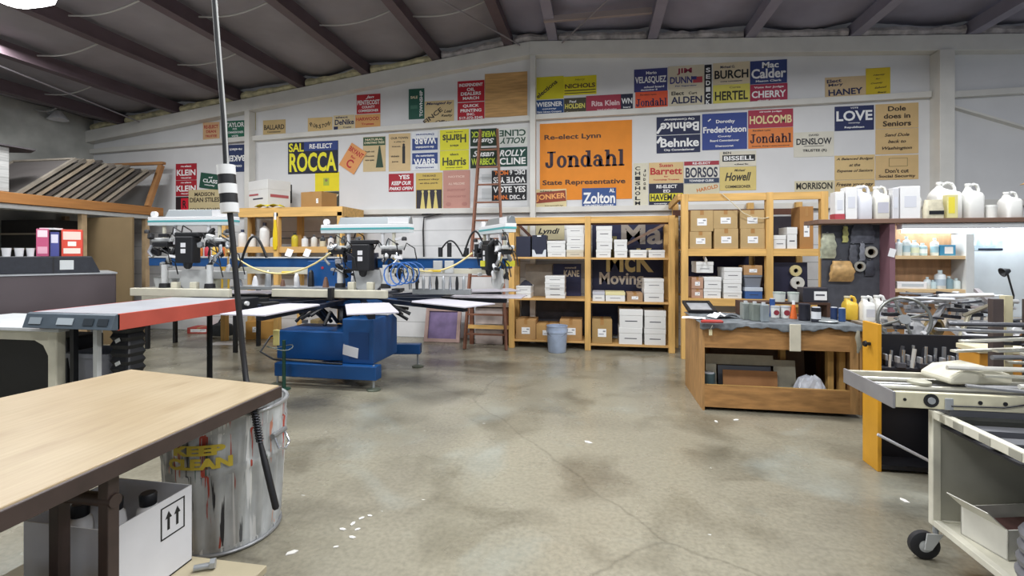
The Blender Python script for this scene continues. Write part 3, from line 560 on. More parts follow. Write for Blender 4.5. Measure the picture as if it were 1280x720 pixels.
stack(757, 782, 7.49, MB2, [365.5], .38, 'white', ['low white box with pale yellow lid on middle right shelf'], lids=['dcd3a0'])
stack(784.5, 804, 7.49, MB2, [366.5], .36, 'card', ['small brown carton with label right of yellow lidded box'], cols=['ab8a68'])
stack(805, 830, 7.49, MB2, [361.5, 348.5], .38, 'white', ['lower white box of pair at right end of middle shelf', 'upper white box of pair at right end of middle shelf'])
# bottom shelf
BB = B1[2]+.001
stack(645, 669.5, 7.49, BB, [400], .42, 'card', ['brown carton with large white label at bottom left of rack'])
stack(670.5, 698.5, 7.52, BB, [406], .40, 'card', ['open brown carton between two others on bottom left shelf'], cols=['bd955c'])
stack(700, 728, 7.50, BB, [400.5], .42, 'card', ['brown carton behind the plastic bucket, bottom left shelf'])
BB2 = B2[2]+.001
stack(740, 765, 7.49, BB2, [400], .42, 'card', ['brown carton with pink corner mark right of middle post'], cols=['a98a58'])
stack(774, 803.5, 7.49, BB2, [410, 387], .44, 'white', ['lower left white file box of the four at rack bottom', 'upper left white file box of the four at rack bottom'])
stack(805.5, 832.5, 7.49, BB2, [411, 388.5], .44, 'white', ['lower right white file box of the four at rack bottom', 'upper right white file box of the four at rack bottom'])
# bucket in front
bk = onZ(697, 438, 0)
t = thing('plastic_bucket', 'pale blue plastic bucket on the floor in front of the rack', 'bucket', (bk.x, 7.285, 0))
MB().lathe([(.128, 0), (.135, .01), (.155, .30), (.163, .30), (.163, .33), (.157, .33), (.157, .385), (.163, .39), (.163, .40), (.15, .40), (.146, .33), (.126, .02), (0, .02)], n=28).build('body', mat('b4c3dc', .35, n=.18, ns=7, trans=.15), t, smooth=True)
MB().tube([(.165*math.cos(a), .165*math.sin(a)-.02*math.sin(a), .36-.12*max(0, -math.sin(a))) for a in [math.pi+math.pi*i/12 for i in range(13)]], .004, 6).build('handle', mat('9a9da4', .4, .8), t)
MB().lathe([(.148, .33), (.08, .36), (0, .37)], n=20).build('dark_contents', mat('262636', .7, n=.3, ns=20), t, smooth=True)
# ---------------------------------------------------------------- tall timber rack right of it
YF = 7.08
t = thing('tall_timber_rack', 'taller pine shelving rack with brown cartons behind cloth-covered workbench', 'shelf', (0, 0, 0))
XP = (1.235, 2.345, 3.03); ZT = 2.33
for x in XP:
    MB().box(x-.045, x+.045, YF, YF+.09, 0, ZT).build('post', M_PINE, t, bevel=.004)
    MB().box(x-.045, x+.045, 7.9, 7.98, 0, ZT-.06).build('post', M_PINE, t, bevel=.004)
for (x0, x1) in ((1.28, 2.30), (2.39, 2.985)):
    MB().box(x0, x1, YF+.005, YF+.045, ZT-.105, ZT-.003).build('top_rail', M_PINEH, t, bevel=.003)
    for z in (1.555, .86):
        MB().box(x0, x1, YF+.005, YF+.045, z-.10, z).build('shelf_rail', M_PINEH, t, bevel=.003)
        MB().box(x0, x1, YF+.045, 7.9, z-.02, z).build('shelf_board', M_PLY, t)
MB().box(1.19, 3.07, 7.86, 7.895, 2.08, 2.17).build('back_rail', M_DARKW, t)
MB().bar((1.17, YF+.06, 2.30), (1.16, 7.98, 2.24), .04, .09).build('side_rail', M_PINEH, t)
S2 = 1.556; Y2 = YF+.03
ct = ['card', 'card']
stack(862.5, 890, Y2, S2, [289.5], .40, 'card', ['smaller bottom left carton on the upper shelf of tall rack'], cols=['b79b6c'])
stack(863, 891.5, Y2, S2+.245, [263], .42, 'card', ['upper left carton of the six on tall rack, label high'], cols=['b79b6c'])
stack(892.8, 923, Y2, S2, [286, 263], .42, 'card', ['lower middle carton of the six on tall rack', 'upper middle carton of the six on tall rack'], cols=['b79b6c']*2)
stack(926, 956.5, Y2, S2, [286, 262.5], .42, 'card', ['lower right carton of the six on tall rack', 'upper right carton of the six on tall rack'], cols=['b79b6c']*2)
stack(967.5, 983.5, Y2, S2, [294], .3, 'white', ['white box with scribbled front beside the tall brown carton bay'])
stack(984.5, 997.5, Y2, S2, [284], .3, 'white', ['taller narrow white box left of tall brown carton'])
stack(1000, 1017, Y2+.02, S2, [258], .3, 'card', ['tall narrow brown carton at right of tall rack upper shelf'], cols=['a97a45'])
z0 = .861
stack(858.5+6, 879, Y2, z0, [361, 347], .36, 'card', ['lower pinkish brown carton at left of tall rack middle shelf', 'upper pinkish brown carton at left of tall rack middle shelf'], cols=['b58f78']*2)
stack(880, 902, Y2, z0, [361, 346.5], .36, 'white', ['lower white carton with red stripe, tall rack middle shelf', 'upper white carton with red stripe, tall rack middle shelf'])
ob = stack(870.5, 892.5, Y2+.03, z0+.355, [327], .34, 'white', ['white carton with raised open flap on top of tall rack boxes'])[0]
MB().bar((0, .005, .165), (0, -.03, .235), .24, .004, up=(1, 0, 0)).build('flap', M_WBOX, ob)
stack(904.5, 927.5, Y2, z0, [364, 350, 334.5], .36, 'white', ['bottom white box of three-high stack on tall rack', 'middle white box of three-high stack on tall rack', 'top white box of three-high stack on tall rack'])
stack(931, 953, Y2, z0, [359.5], .3, 'white', ['blue and white low carton beneath the grey plastic bin'], cols=['3b5f9a'], lids=['c3cbd6'])
a, q = onY(931, 344, Y2), onY(953, 344, Y2); zb = onY(942, 359.5, Y2).z+.002
t = thing('plastic_bin', 'grey plastic bin on blue and white carton, tall rack', 'bin', ((a.x+q.x)/2, Y2+.15, zb))
w = q.x-a.x; hb = a.z-zb
MB().loft([rrect(w*.86, .24, .02, 0), rrect(w, .28, .02, hb*.85), rrect(w*1.04, .30, .02, hb*.86), rrect(w*1.04, .30, .02, hb), rrect(w*.95, .27, .02, hb), rrect(w*.8, .22, .02, .02)]).build('tub', mat('7d828c', .5), t)
boxy('card', w*1.05, .26, .135, 'open brown carton resting on top of grey plastic bin', ((a.x+q.x)/2, Y2+.02, zb+hb+.001), 0, col='b0895f')
# dark boards added to stand in for the shade at the back of both racks
for (x0, x1, z0_, z1_, y, c, l) in ((1.29, 2.30, z0, 1.50, 7.84, '252547', 'wide navy board added as shade at the back of tall rack middle shelf'), (2.39, 2.95, z0, 1.45, 7.84, '54454a', 'brown grey board added as shade at the back of tall rack right bay'), (2.39, 2.98, S2, 2.05, 7.84, '352f38', 'dark board added as shade behind the tall narrow carton, tall rack top'), (1.29, 1.75, S2, 2.06, 7.84, '4a3f44', 'dark brown board added as shade behind the six cartons on tall rack')):
    tag(MB().box(x0, x1, 0, .014, 0, z1_-z0_).build('shade_board', mat(c, .7, n=.15), None, (0, y, z0_+.001)), l, 'board')
tag(MB().box(-1.24, -.18, 0, .014, 0, .58).build('shade_board', mat('46464c', .7, n=.25), None, (0, 8.03, .136)), 'charcoal board added to darken the back of the lower left rack shelf', 'board')
pts = [Vector((1.72, YF-.012, 2.32)), Vector((1.85, YF-.012, 2.2)), Vector((2.0, YF-.012, 2.05)), Vector((2.12, YF-.014, 1.99)), Vector((2.25, YF-.014, 1.97)), Vector((2.33, YF-.012, 1.985))]
tag(MB().tube(pts, .006, 6).build('drooping_cord', mat('d8cdb0', .6), None, smooth=True), 'pale cord drooping across the front of the tall rack cartons', 'cord')
# dark panel with tape rolls
pn = tag(MB().box(-.235, .2, 0, .02, 0, .505).build('dark_board', mat('23233a', .6, n=.1), None, (2.66, YF+.10, z0+.001), (R(-2), 0, 0)), 'dark navy board standing at right of tall rack middle shelf', 'board')
def roll(loc, r, w, label, rot=(R(90), 0, 0), col='c9b98a', hole=.55, group=None):
    t = thing('tape_roll', label, 'tape', loc, 0, group, rot)
    MB().lathe([(r*hole, -w/2), (r, -w/2), (r, w/2), (r*hole, w/2), (r*hole, -w/2)], n=26).build('tape', mat(col, .4, n=.06, ns=20), t, smooth=True)
    MB().lathe([(r*hole*.92, -w/2-.001), (r*hole, -w/2-.001), (r*hole, w/2+.001), (r*hole*.92, w/2+.001), (r*hole*.92, -w/2-.001)], n=26).build('core', mat('9b8f7c', .7), t, smooth=True)
    return t
roll((2.70, YF+.085, 1.255), .075, .03, 'upper tape roll on the dark navy board', col='cfc08d', hole=.4)
roll((2.715, YF+.065, 1.09), .085, .035, 'lower larger white tape roll on the dark navy board', col='d6d4cc', hole=.3)
# ---------------------------------------------------------------- ladder leaning on the wall
t = thing('wooden_ladder', 'old brown wooden ladder leaning on the wall left of orange sign', 'ladder', (0, 0, 0))
LT, LB = (Vector((-1.93, 7.93, 3.58)), Vector((-1.64, 7.93, 3.58))), (Vector((-2.02, 7.25, 0)), Vector((-1.36, 7.25, 0)))
M_LAD = mat('8a5d48', .7, n=.25, ns=5)
for i in (0, 1): MB().bar(LB[i], LT[i], .035, .075).build('rail', M_LAD, t, bevel=.003)
for k in range(1, 12):
    f = k*.30/3.58-.02
    if f > .99: break
    p, q = LB[0].lerp(LT[0], f), LB[1].lerp(LT[1], f); MB().bar(p, q, .05, .025).build('rung', M_LAD, t)
# ---------------------------------------------------------------- pine shelf at the left of the wall
t = thing('pine_work_shelf', 'tall pine work shelf with boxes on top behind the printing press', 'shelf', (0, 0, 0))
X0, X1, Ya, Yb = -6.30, -4.05, 7.19, 7.92
for (x, y) in ((-5.25, Ya), (X1-.05, Ya), (X0+.05, Ya), (-5.25, Yb-.09), (X1-.05, Yb-.09), (X0+.05, Yb-.09)):
    MB().box(x-.045, x+.045, y, y+.09, 0, 2.17).build('post', M_PINE, t, bevel=.004)
MB().box(X0, X1, Ya, Ya+.04, 2.10, 2.255).build('front_rail', M_PINEH, t, bevel=.003)
MB().box(X1-.04, X1, Ya+.04, Yb, 2.10, 2.255).build('side_rail', M_PINEH, t, bevel=.003)
MB().box(X0, X1-.04, Ya+.04, Yb, 2.17, 2.25).build('top_board', M_PLY, t)
MB().box(X0, X1, Ya+.02, Yb, 1.50, 1.60).build('shelf_board', M_PLY, t, bevel=.003)
MB().box(X0, X1, Yb-.02, Yb, 1.75, 1.78).build('wire_rail', mat('6a6a6e', .5, .6), t)
zt = 2.256
wb = boxy('white', .62, .42, .50, 'big white carton with red stripes on top of pine work shelf', (-5.78, Ya+.25, zt), -.42, name='white_carton')
MB().box(-.28, .02, -.0014, -.0002, .24, .27).build('red_stripe', mat('b05a5e', .6), wb); MB().box(.3105, .3118, .05, .38, .2, .25).build('red_stripe', mat('b05a5e', .6), wb)
boxy('card', .44, .36, .26, 'low brown carton on the right of pine work shelf top', (-4.67, Ya+.1, zt), -.2, col='a9804c', sticker=(.8, .4, .1, .3))
b = MB(); vs = []; fs = []
for i in range(9):
    for j in range(4): vs.append((i*.06+.02*math.sin(j*2), -.03+j*.05, .012+.045*abs(math.sin(i*.8+j))*(0 < i < 8)))
for i in range(8):
    for j in range(3): a = i*4+j; fs.append((a, a+1, a+5, a+4))
b.add(vs, fs); o = b.build('yellow_sheet', mat('dccb32', .6), None, (-5.62, Ya-.01, zt), smooth=True); md = o.modifiers.new('s', 'SOLIDIFY'); md.thickness = .004
tag(o, 'crumpled bright yellow plastic sheet on the front edge of pine shelf', 'plastic sheet')
# things on its lower board
def bottle(loc, r, h, col, cap, label, name='plastic_bottle', cat='bottle', neck=.35, group=None, capr=None, lab=None):
    t = thing(name, label, cat, loc, 0, group)
    MB().lathe([(r*.9, 0), (r, h*.03), (r, h*.66), (r*.92, h*.74), (r*neck, h*.84), (r*neck, h*.9), (0, h*.9)], n=18).build('body', mat(col, .35, n=.04), t, smooth=True)
    cr = capr or r*neck*1.15
    MB().lathe([(cr, h*.86), (cr, h), (0, h)], n=14).build('cap', mat(cap, .4), t, smooth=True)
    if lab: MB().lathe([(r*1.005, h*.18), (r*1.005, h*.52)], n=18).build('label_band', mat(lab, .5), t, smooth=True)
    return t
def can(loc, r, h, col, label, lid='c9ccd2', lab=None, name='tin_can', cat='can', group=None):
    t = thing(name, label, cat, loc, 0, group)
    MB().lathe([(r, 0), (r*1.02, .004), (r, .012), (r, h-.012), (r*1.03, h-.006), (r*1.03, h), (r*.9, h), (r*.88, h-.006), (0, h-.006)], n=22).build('body', mat(col, .4, n=.05), t, smooth=True)
    MB().lathe([(r*.86, h-.005), (r*.84, h+.006), (0, h+.006)], n=22).build('lid', mat(lid, .35), t, smooth=True)
    if lab: MB().lathe([(r*1.004, h*.22), (r*1.004, h*.72)], n=22).build('label_band', mat(lab, .5), t, smooth=True)
    return t
def tub(loc, r, h, col, lidc, label, name='plastic_tub', lab=None, cat='tub', group=None):
    t = thing(name, label, cat, loc, 0, group)
    MB().lathe([(r*.88, 0), (r*.97, h*.86), (0, h*.86)], n=24).build('body', mat(col, .4), t, smooth=True)
    MB().lathe([(r, h*.84), (r, h), (r*.9, h), (r*.88, h*.97), (0, h*.97)], n=24).build('lid', mat(lidc, .35), t, smooth=True)
    if lab:
        b = MB(); b.lathe([(.6*r, -.003), (.6*r, .0), (0, .0)], n=20, M=Matrix.Translation((0, -r*.95, h*.45)) @ Matrix.Rotation(R(90), 4, 'X')); b.build('label_dot', mat(lab, .5), t)
    return t
xs = [(-6.05, 'e4e4e2', '333a55', .07, .30), (-5.86, 'd8d8d4', 'c0c0c0', .06, .22), (-5.62, 'ececea', '334', .08, .42), (-5.45, 'c8cacc', '555a60', .055, .2), (-5.05, 'c9b93a', '2a2a2a', .055, .24), (-4.86, 'd4d6d6', 'a0a0a0', .055, .18), (-4.69, 'd9d9d4', '44484f', .05, .20), (-4.53, 'c6bfa4', '666', .05, .19), (-4.38, 'dddddd', '3a4a6a', .05, .18), (-4.22, 'd2d4d8', '5a5d62', .05, .21)]
nm = ['white bottle with dark cap at left end of pine shelf board', 'squat off-white bottle second from left on pine shelf board', 'tall white bottle left of pine shelf front post', 'grey bottle just left of pine shelf front post', 'yellow bottle with black cap right of front post', 'pale bottle next to the yellow one on pine shelf', 'off-white bottle with dark cap near middle of pine shelf', 'buff bottle with grey cap on pine shelf board', 'white bottle with blue cap near right end of pine shelf', 'pale grey bottle at the right end of pine shelf board']
for (x, c, cp, r, h), l in zip(xs, nm): bottle((x, Ya+.22, 1.601), r, h, c if len(c) == 6 else '333344', cp if len(cp) == 6 else '333344', l)
tp = thing('yellow_tape_tool', 'yellow plastic level hung on the pine shelf front post', 'level', (-5.25, Ya-.013, 1.55))
MB().loft([rrect(.05, .02, .008, 0), rrect(.09, .022, .01, .08), rrect(.08, .022, .01, .30), rrect(.04, .02, .008, .46), rrect(.035, .02, .008, .5)]).build('body', mat('e2c21c', .45), tp, smooth=True)
MB().box(-.018, .018, -.002, .006, .5, .62).build('paper_tag', M_STICK, tp)
# framed purple screen and timber step by the wall
t = thing('screen_frame', 'wood-framed purple mesh screen leaning on the wall by the ladder', 'screen', (-2.55, 7.72, 0), 0, None, (R(-14), 0, 0))
M_FR = mat('b79a92', .7, n=.2, ns=5)
for (x0, x1, z0_, z1_) in ((-.31, -.25, 0, .58), (.25, .31, 0, .58), (-.25, .25, 0, .06), (-.25, .25, .52, .58)): MB().box(x0, x1, -.02, .02, z0_, z1_).build('frame_bar', M_FR, t, bevel=.002)
MB().box(-.25, .25, .005, .008, .06, .52).build('mesh', mat('7f6d94', .7, n=.3, ns=5), t)
t = thing('timber_step', 'low timber trestle stacked with pale blocks left of the rack', 'trestle', (-1.72, 7.66, 0))
for x in (-.30, .28): MB().box(x-.03, x+.03, 0, .08, 0, .62).build('post', mat('7d4f3a', .7, n=.2), t)
MB().box(-.36, .34, -.03, 0, .26, .32).build('rail', M_PINEH, t); MB().box(-.36, .34, -.03, .3, .62, .66).build('rail', mat('97897c', .7, n=.2), t)
MB().box(-.24, .22, .02, .26, 0, .24).build('block', mat('b9aaa2', .8, n=.2, ns=6), t, bevel=.008); MB().box(-.24, .22, .02, .26, .33, .60).build('block', mat('c4b8b4', .8, n=.2, ns=6), t, bevel=.008)
# ---------------------------------------------------------------- carousel printing press
M_BLUE = mat('164c86', .35, n=.12, ns=3); M_NAVY = mat('1b2438', .45, n=.2, ns=5); M_BLK = mat('17181c', .5, n=.1); M_GRY = mat('a9adb0', .4, .4, n=.1)
M_LGRY = mat('c9cbca', .45, n=.06); M_CREAM = mat('cfcbb8', .5, n=.08); M_TEAL = mat('4fa3a6', .4); M_WHT = mat('e4e4e6', .5); M_YEL = mat('d9c98e', .5); M_YEL2 = mat('d8b93a', .5)
M_CHR = mat('c5c9ce', .25, .8)
PC = Vector((-3.05, 5.9, 0))
press = thing('printing_press', 'big blue multi-arm carousel screen printing press with white pallets', 'printing press', PC)
def pp(x, y, z): return Vector((x-PC.x, y-PC.y, z))
# base
MB().lathe([(.24, .12), (.24, .62), (0, .62)], n=28).build('pedestal', M_NAVY, press, smooth=True)
MB().box(-.62, .26, -.86, -.30, .265, .60).build('base_cabinet', M_BLUE, press, bevel=.015)
b = MB(); b.prism([(-.95, .265), (-.30, .265), (-.30, .70), (-.42, .765), (-.95, .765)], .26, .63, Matrix(((0, 0, 1, 0), (1, 0, 0, 0), (0, 1, 0, 0), (0, 0, 0, 1)))); b.build('drive_housing', M_BLUE, press, bevel=.012)
MB().box(.34, .58, -.954, -.951, .32, .62).build('access_panel', mat('103c70', .4), press)
b = MB(); b.prism([(-.09, -.05), (.09, -.09), (.10, .02), (-.08, .06)], -.006, 0, M90); b.build('data_plate', M_WHT, press, loc=(.36, -.955, .42))
b = MB(); b.prism([(-.10, -.03), (.10, -.03), (.12, .04), (-.06, .06)], 0, .006); b.build('data_plate', M_WHT, press, loc=(.55, -.6, .772))
MB().box(-.66, -.58, -.87, -.80, .42, .60).build('control_box', mat('c9bd7a', .5), press, bevel=.006)
MB().cbox((.10, -.98, .19), (1.22, .14, .15)).build('foot_beam', M_BLUE, press, bevel=.008)
MB().bar((.05, .0, .24), (.78, .12, .24), .13, .13).build('foot_beam', M_BLUE, press, bevel=.008)
MB().bar((.0, -.9, .185), (.0, .5, .185), .14, .13).build('foot_beam', M_BLUE, press, bevel=.008)
MB().bar((-.70, .45, .19), (.1, .45, .19), .14, .14).build('foot_beam', M_BLUE, press, bevel=.008)
for (x, y) in ((.66, -1.0), (.74, .11), (-.52, -.98), (-.66, .52)):
    f = MB().lathe([(.075, 0), (.075, .012), (.03, .03), (0, .03)], (x, y, 0), 18).build('levelling_foot', mat('707668', .5, .5), press, smooth=True)
    MB().tube([(x, y, .02), (x, y, .27)], .013, 8).build('screw', M_GRY, f); MB().lathe([(.035, .20), (.035, .23), (0, .23)], (x, y, 0), 6).build('nut', M_GRY, f)
MB().lathe([(.30, .6), (.30, .78), (.40, .80), (.40, .93), (.25, .95), (.22, 1.5), (.0, 1.5)], n=32).build('hub', M_NAVY, press, smooth=True)
MB().tube([(-.62, -.5, .55), (-.78, -.75, .5), (-.76, -.95, .36), (-.55, -1.0, .29), (.3, -1.02, .275)], .011, 8).build('air_line', mat('22252b', .5), press)
# pallets on twelve arms
def pallet(ang):
    c, s = math.cos(R(ang)), math.sin(R(ang)); M = Matrix.Rotation(R(ang), 4, 'Z')
    arm = MB().box(.35, 1.95, -.035, .035, .875, .925, M).build('pallet_arm', M_NAVY, press, bevel=.004)
    MB().box(1.12, 1.32, -.07, .07, .90, .945, M).build('clamp', M_BLK, arm, bevel=.004)
    b = MB(); b.prism([(1.27, -.17), (1.33, -.225), (2.17, -.225), (2.17, .225), (1.33, .225), (1.27, .17)], .948, .962, M); b.build('pallet', mat('bfbcc6', .5, n=.05, ns=3), arm, bevel=.003)
for k in range(12):
    if k in (0, 1, 2, 3, 4, 9): pallet(-90+30*k)
    else:
        M = Matrix.Rotation(R(-90+30*k), 4, 'Z'); arm = MB().box(.35, 1.30, -.035, .035, .875, .925, M).build('pallet_arm', M_NAVY, press, bevel=.004); MB().box(1.10, 1.28, -.07, .07, .90, .945, M).build('clamp', M_BLK, arm, bevel=.004)
b = MB(); b.lathe([(.36, .84), (.52, .86), (.52, .90), (.36, .92)], n=36); b.build('index_ring', mat('2a5a94', .4), press, smooth=True)
# superstructure arms at head height
def superarm(x0, x1, y0, y1, nm='head_arm'):
    o = MB().bar(pp(x0, y0, 1.365), pp(x1, y1, 1.365), .11, .125).build(nm, M_BLUE, press, bevel=.006)
    MB().bar(pp(x0, y0, 1.437), pp(x1, y1, 1.437), .13, .018).build('cap_strip', M_LGRY, o); return o
LA = superarm(-3.2, -4.85, 5.9, 5.75); RA = superarm(-2.8, -1.05, 5.9, 5.98); superarm(-5.2, -6.75, 6.0, 6.35)
MB().bar(pp(-3.1, 5.9, 1.365), pp(-2.9, 7.9, 1.365), .11, .125).build('head_arm', M_BLUE, press)
MB().box(-.55, .30, -.36, -.24, 1.06, 1.40).build('column_gusset', M_BLUE, press, bevel=.008)
MB().lathe([(.017, -.004), (.017, .004), (0, .004)], n=12, M=Matrix.Translation((-.34, -.362, 1.31)) @ Matrix.Rotation(R(90), 4, 'X')).build('red_button', mat('b03040', .4), press)
MB().bar(pp(-4.75, 5.62, 1.27), pp(-3.35, 5.62, 1.27), .06, .085).build('rail', M_CREAM, press, bevel=.003)
MB().bar(pp(-2.6, 5.86, 1.265), pp(-1.1, 5.92, 1.265), .06, .06).build('rail', M_CREAM, press, bevel=.003)
for (x, w) in ((-3.98, .09), (-3.72, .085)):
    MB().cbox(pp(x, 5.72, 1.50), (w, .004, .10), (R(-18), R(14), 0)).build('number_card', M_WHT, press)
def head(x, y, rz, Lb, zt, detail, pale=False):
    """one print head: body plate with bar, teal stripe, cylinders, motor, squeegee holders and screen frame as sub-parts"""
    M = Matrix.Translation(pp(x, y, 0)) @ Matrix.Rotation(rz, 4, 'Z'); h = Lb/2
    b = MB(); b.prism([(-.16, 1.30), (.16, 1.30), (.20, 1.14), (.12, 1.06), (-.12, 1.06), (-.20, 1.14)], .0, .03, M @ M90)
    P = b.build('print_head', M_LGRY, press, bevel=.004)
    MB().box(-h, h, -.07, .07, zt-.045, zt-.005, M).build('carriage_bar', M_WHT, P, bevel=.004)
    MB().box(-h-.003, h+.003, -.075, .07, zt-.068, zt-.045, M).build('teal_stripe', M_TEAL, P, bevel=.003)
    MB().box(-h, h, -.072, .06, zt-.105, zt-.068, M).build('lower_strip', mat('c9d2d4', .4), P)
    b = MB(); b.prism([(-.05, zt-.005), (.07, zt-.005), (.05, zt+.075), (.0, zt+.085)], -h*.62, h*.98, M @ Matrix(((0, 0, 1, 0), (1, 0, 0, 0), (0, 1, 0, 0), (0, 0, 0, 1)))); b.build('cover', mat('83898c', .35, .3), P, bevel=.004)
    MB().box(h*.52, h*.97, -.055, -.045, zt, zt+.07, M).build('end_plate', M_WHT, P)
    MB().lathe([(.035, -.02), (.035, .02), (0, .02)], n=14, M=M @ Matrix.Translation((-h+.05, -.03, zt+.03)) @ Matrix.Rotation(R(90), 4, 'X')).build('pulley', M_WHT, P, smooth=True)
    MB().box(-.11, .11, -.16, -.02, zt-.55, zt-.24, M).build('motor', M_BLK, P, bevel=.012)
    for zz in (zt-.34, zt-.41): MB().box(-.03, .03, -.163, -.16, zz-.025, zz+.025, M).build('label_plate', M_WHT, P)
    MB().box(-.15, .15, -.12, .02, zt-.24, zt-.19, M).build('bracket', M_BLK, P, bevel=.01)
    MB().lathe([(.02, zt-.62), (.04, zt-.60), (.05, zt-.55), (0, zt-.55)], n=12, M=M @ Matrix.Translation((0, -.09, 0))).build('spindle', M_BLK, P, smooth=True)
    for s in (-1, 1):
        for (dx, m_, r) in ((.22, M_WHT, .022), (.36, M_CREAM, .02)):
            MB().tube([M @ Vector((s*dx, -.03, zt-.10)), M @ Vector((s*dx, -.03, zt-.33))], r, 10).build('air_cylinder', m_, P, smooth=True)
        MB().box(s*.34-.13, s*.34+.13, -.10, .05, zt-.30, zt-.255, M).build('squeegee_holder', M_LGRY, P, bevel=.012)
        MB().box(s*.34-.10, s*.34+.10, -.12, .03, zt-.36, zt-.305, M).build('squeegee_clamp', M_BLK, P, bevel=.008)
        MB().tube([M @ Vector((s*.44, -.12, zt-.34)), M @ Vector((s*.46, -.14, zt-.42)), M @ Vector((s*.40, -.15, zt-.48))], .018, 8).build('knob_arm', M_CHR, P, smooth=True)
        MB().lathe([(.03, 0), (.03, .03), (.018, .045), (0, .045)], n=12, M=M @ Matrix.Translation((s*.52, -.1, zt-.2))).build('knob', M_BLK, P, smooth=True)
        MB().tube([M @ Vector((s*.12, -.05, zt-.3)), M @ Vector((s*.2, -.1, zt-.2)), M @ Vector((s*.28, -.08, zt-.32)), M @ Vector((s*.24, -.06, zt-.5))], .008, 6).build('hose', M_BLK, P, smooth=True)
    if detail:
        for s in (-1, 1):
            MB().tube([M @ Vector((s*.29, -.10, 1.10)), M @ Vector((s*.29, -.10, 1.36))], .035, 12).build('lift_cylinder', M_LGRY, P, smooth=True)
            MB().lathe([(.06, 1.09), (.055, 1.14), (0, 1.15)], n=14, M=M @ Matrix.Translation((s*.29, -.10, 0))).build('cylinder_foot', M_BLK, P, smooth=True)
            MB().box(s*.12-.04, s*.12+.04, -.16, -.10, 1.02, 1.16, M).build('frame_clamp', M_CREAM, P, bevel=.006)
    rr = random.Random(int(x*100))
    for i in range(46):
        px_, py_, pz_ = rr.uniform(-h*.95, h*.95), rr.uniform(-.16, .08), zt-rr.uniform(.16, .62); m_ = (M_WHT, M_BLK, M_GRY, M_BLK, M_CHR, M_BLK, M_LGRY)[i % 7]
        if abs(px_) < .14: px_ += .2 if px_ > 0 else -.2
        if i % 3 == 0: MB().lathe([(.018, -.05), (.024, -.04), (.024, .03), (.012, .05), (0, .05)], n=10, M=M @ Matrix.Translation((px_, py_, pz_)) @ Euler((rr.uniform(-.8, .8), rr.uniform(-.8, .8), 0)).to_matrix().to_4x4()).build('valve', m_, P, smooth=True)
        elif i % 3 == 1: MB().cbox((0, 0, 0), (rr.uniform(.04, .11), .05, rr.uniform(.02, .07)), (0, 0, 0)).build('block', m_, P, loc=M @ Vector((px_, py_, pz_)), rot=(rr.uniform(-.4, .4), rr.uniform(-.4, .4), rz), bevel=.004)
        else: MB().tube([M @ Vector((px_, py_, pz_)), M @ Vector((px_+.05, py_-.04, pz_+.08)), M @ Vector((px_+.14, py_-.02, pz_+.02)), M @ Vector((px_+.16, py_, pz_-.12))], .007, 6).build('hose', M_BLK, P, smooth=True)
    return P
h1 = head(-2.68, 5.32, R(-2), 1.13, 1.84, True)
h2 = head(-1.2, 5.75, R(-58), .95, 1.84, False)
h3 = head(-4.72, 4.98, R(3), 1.08, 1.93, True)
# screen frames: cream bars just above the pallets
MB().box(*[v for v in (pp(-3.75, 5.05, 0).x, pp(-2.32, 0, 0).x, pp(0, 5.06, 0).y, pp(0, 5.12, 0).y, .985, 1.075)]).build('screen_frame', M_CREAM, press, bevel=.006)
MB().box(pp(-3.0, 0, 0).x, pp(-2.95, 0, 0).x, pp(0, 5.0, 0).y, pp(0, 5.07, 0).y, .96, 1.10).build('frame_handle', M_BLK, press, bevel=.004)
MB().box(pp(-2.25, 0, 0).x, pp(-1.5, 0, 0).x, pp(0, 5.66, 0).y, pp(0, 5.72, 0).y, .985, 1.06).build('screen_frame', M_GRY, press, bevel=.006)
MB().box(pp(-5.35, 0, 0).x, pp(-4.05, 0, 0).x, pp(0, 4.74, 0).y, pp(0, 4.80, 0).y, 1.0, 1.09).build('screen_frame', M_CREAM, press, bevel=.006)
MB().box(pp(-5.5, 0, 0).x, pp(-4.3, 0, 0).x, pp(0, 5.3, 0).y, pp(0, 5.34, 0).y, 1.17, 1.27).build('screen_frame', M_LGRY, press, bevel=.006)
for i, (x, c) in enumerate(((-5.75, 'b8452f'), (-5.62, 'c97a35'), (-5.5, 'b03040'), (-5.38, 'd8b24a'), (-5.28, 'c9653a'))):
    MB().lathe([(.035, 1.43), (.04, 1.45), (.04, 1.54), (.015, 1.58), (.012, 1.62), (0, 1.62)], (pp(x, 0, 0).x, pp(0, 6.03+.06*i*.1, 0).y, .02), 12).build('ink_bottle', mat(c, .4), press, smooth=True)
# hoses
def sag(p, q, d, n=14): 
    p, q = Vector(p), Vector(q); return [p.lerp(q, i/n)-Vector((0, 0, d*4*(i/n)*(1-i/n))) for i in range(n+1)]
MB().tube(sag(pp(-4.45, 5.2, 1.52), pp(-3.05, 5.15, 1.50), .26), .011, 8).build('yellow_hose', M_YEL, press, smooth=True)
MB().tube(sag(pp(-2.35, 5.3, 1.44), pp(-1.45, 5.55, 1.50), .19), .011, 8).build('yellow_hose', M_YEL, press, smooth=True)
MB().tube([pp(-1.12, 5.7, 1.46), pp(-1.14, 5.68, 1.36), pp(-1.19, 5.64, 1.28)], .011, 8).build('yellow_hose', M_YEL, press, smooth=True)
for (x, y, z) in ((-3.62, 5.18, 1.265), (-1.88, 5.43, 1.285)): MB().cbox(pp(x, y, z), (.16, .03, .03)).build('hose_tie', M_YEL2, press, bevel=.01)
def arc(p, q, hgt, n=16):
    p, q = Vector(p), Vector(q); return [p.lerp(q, i/n)+Vector((0, 0, hgt*math.sin(math.pi*i/n))) for i in range(n+1)]
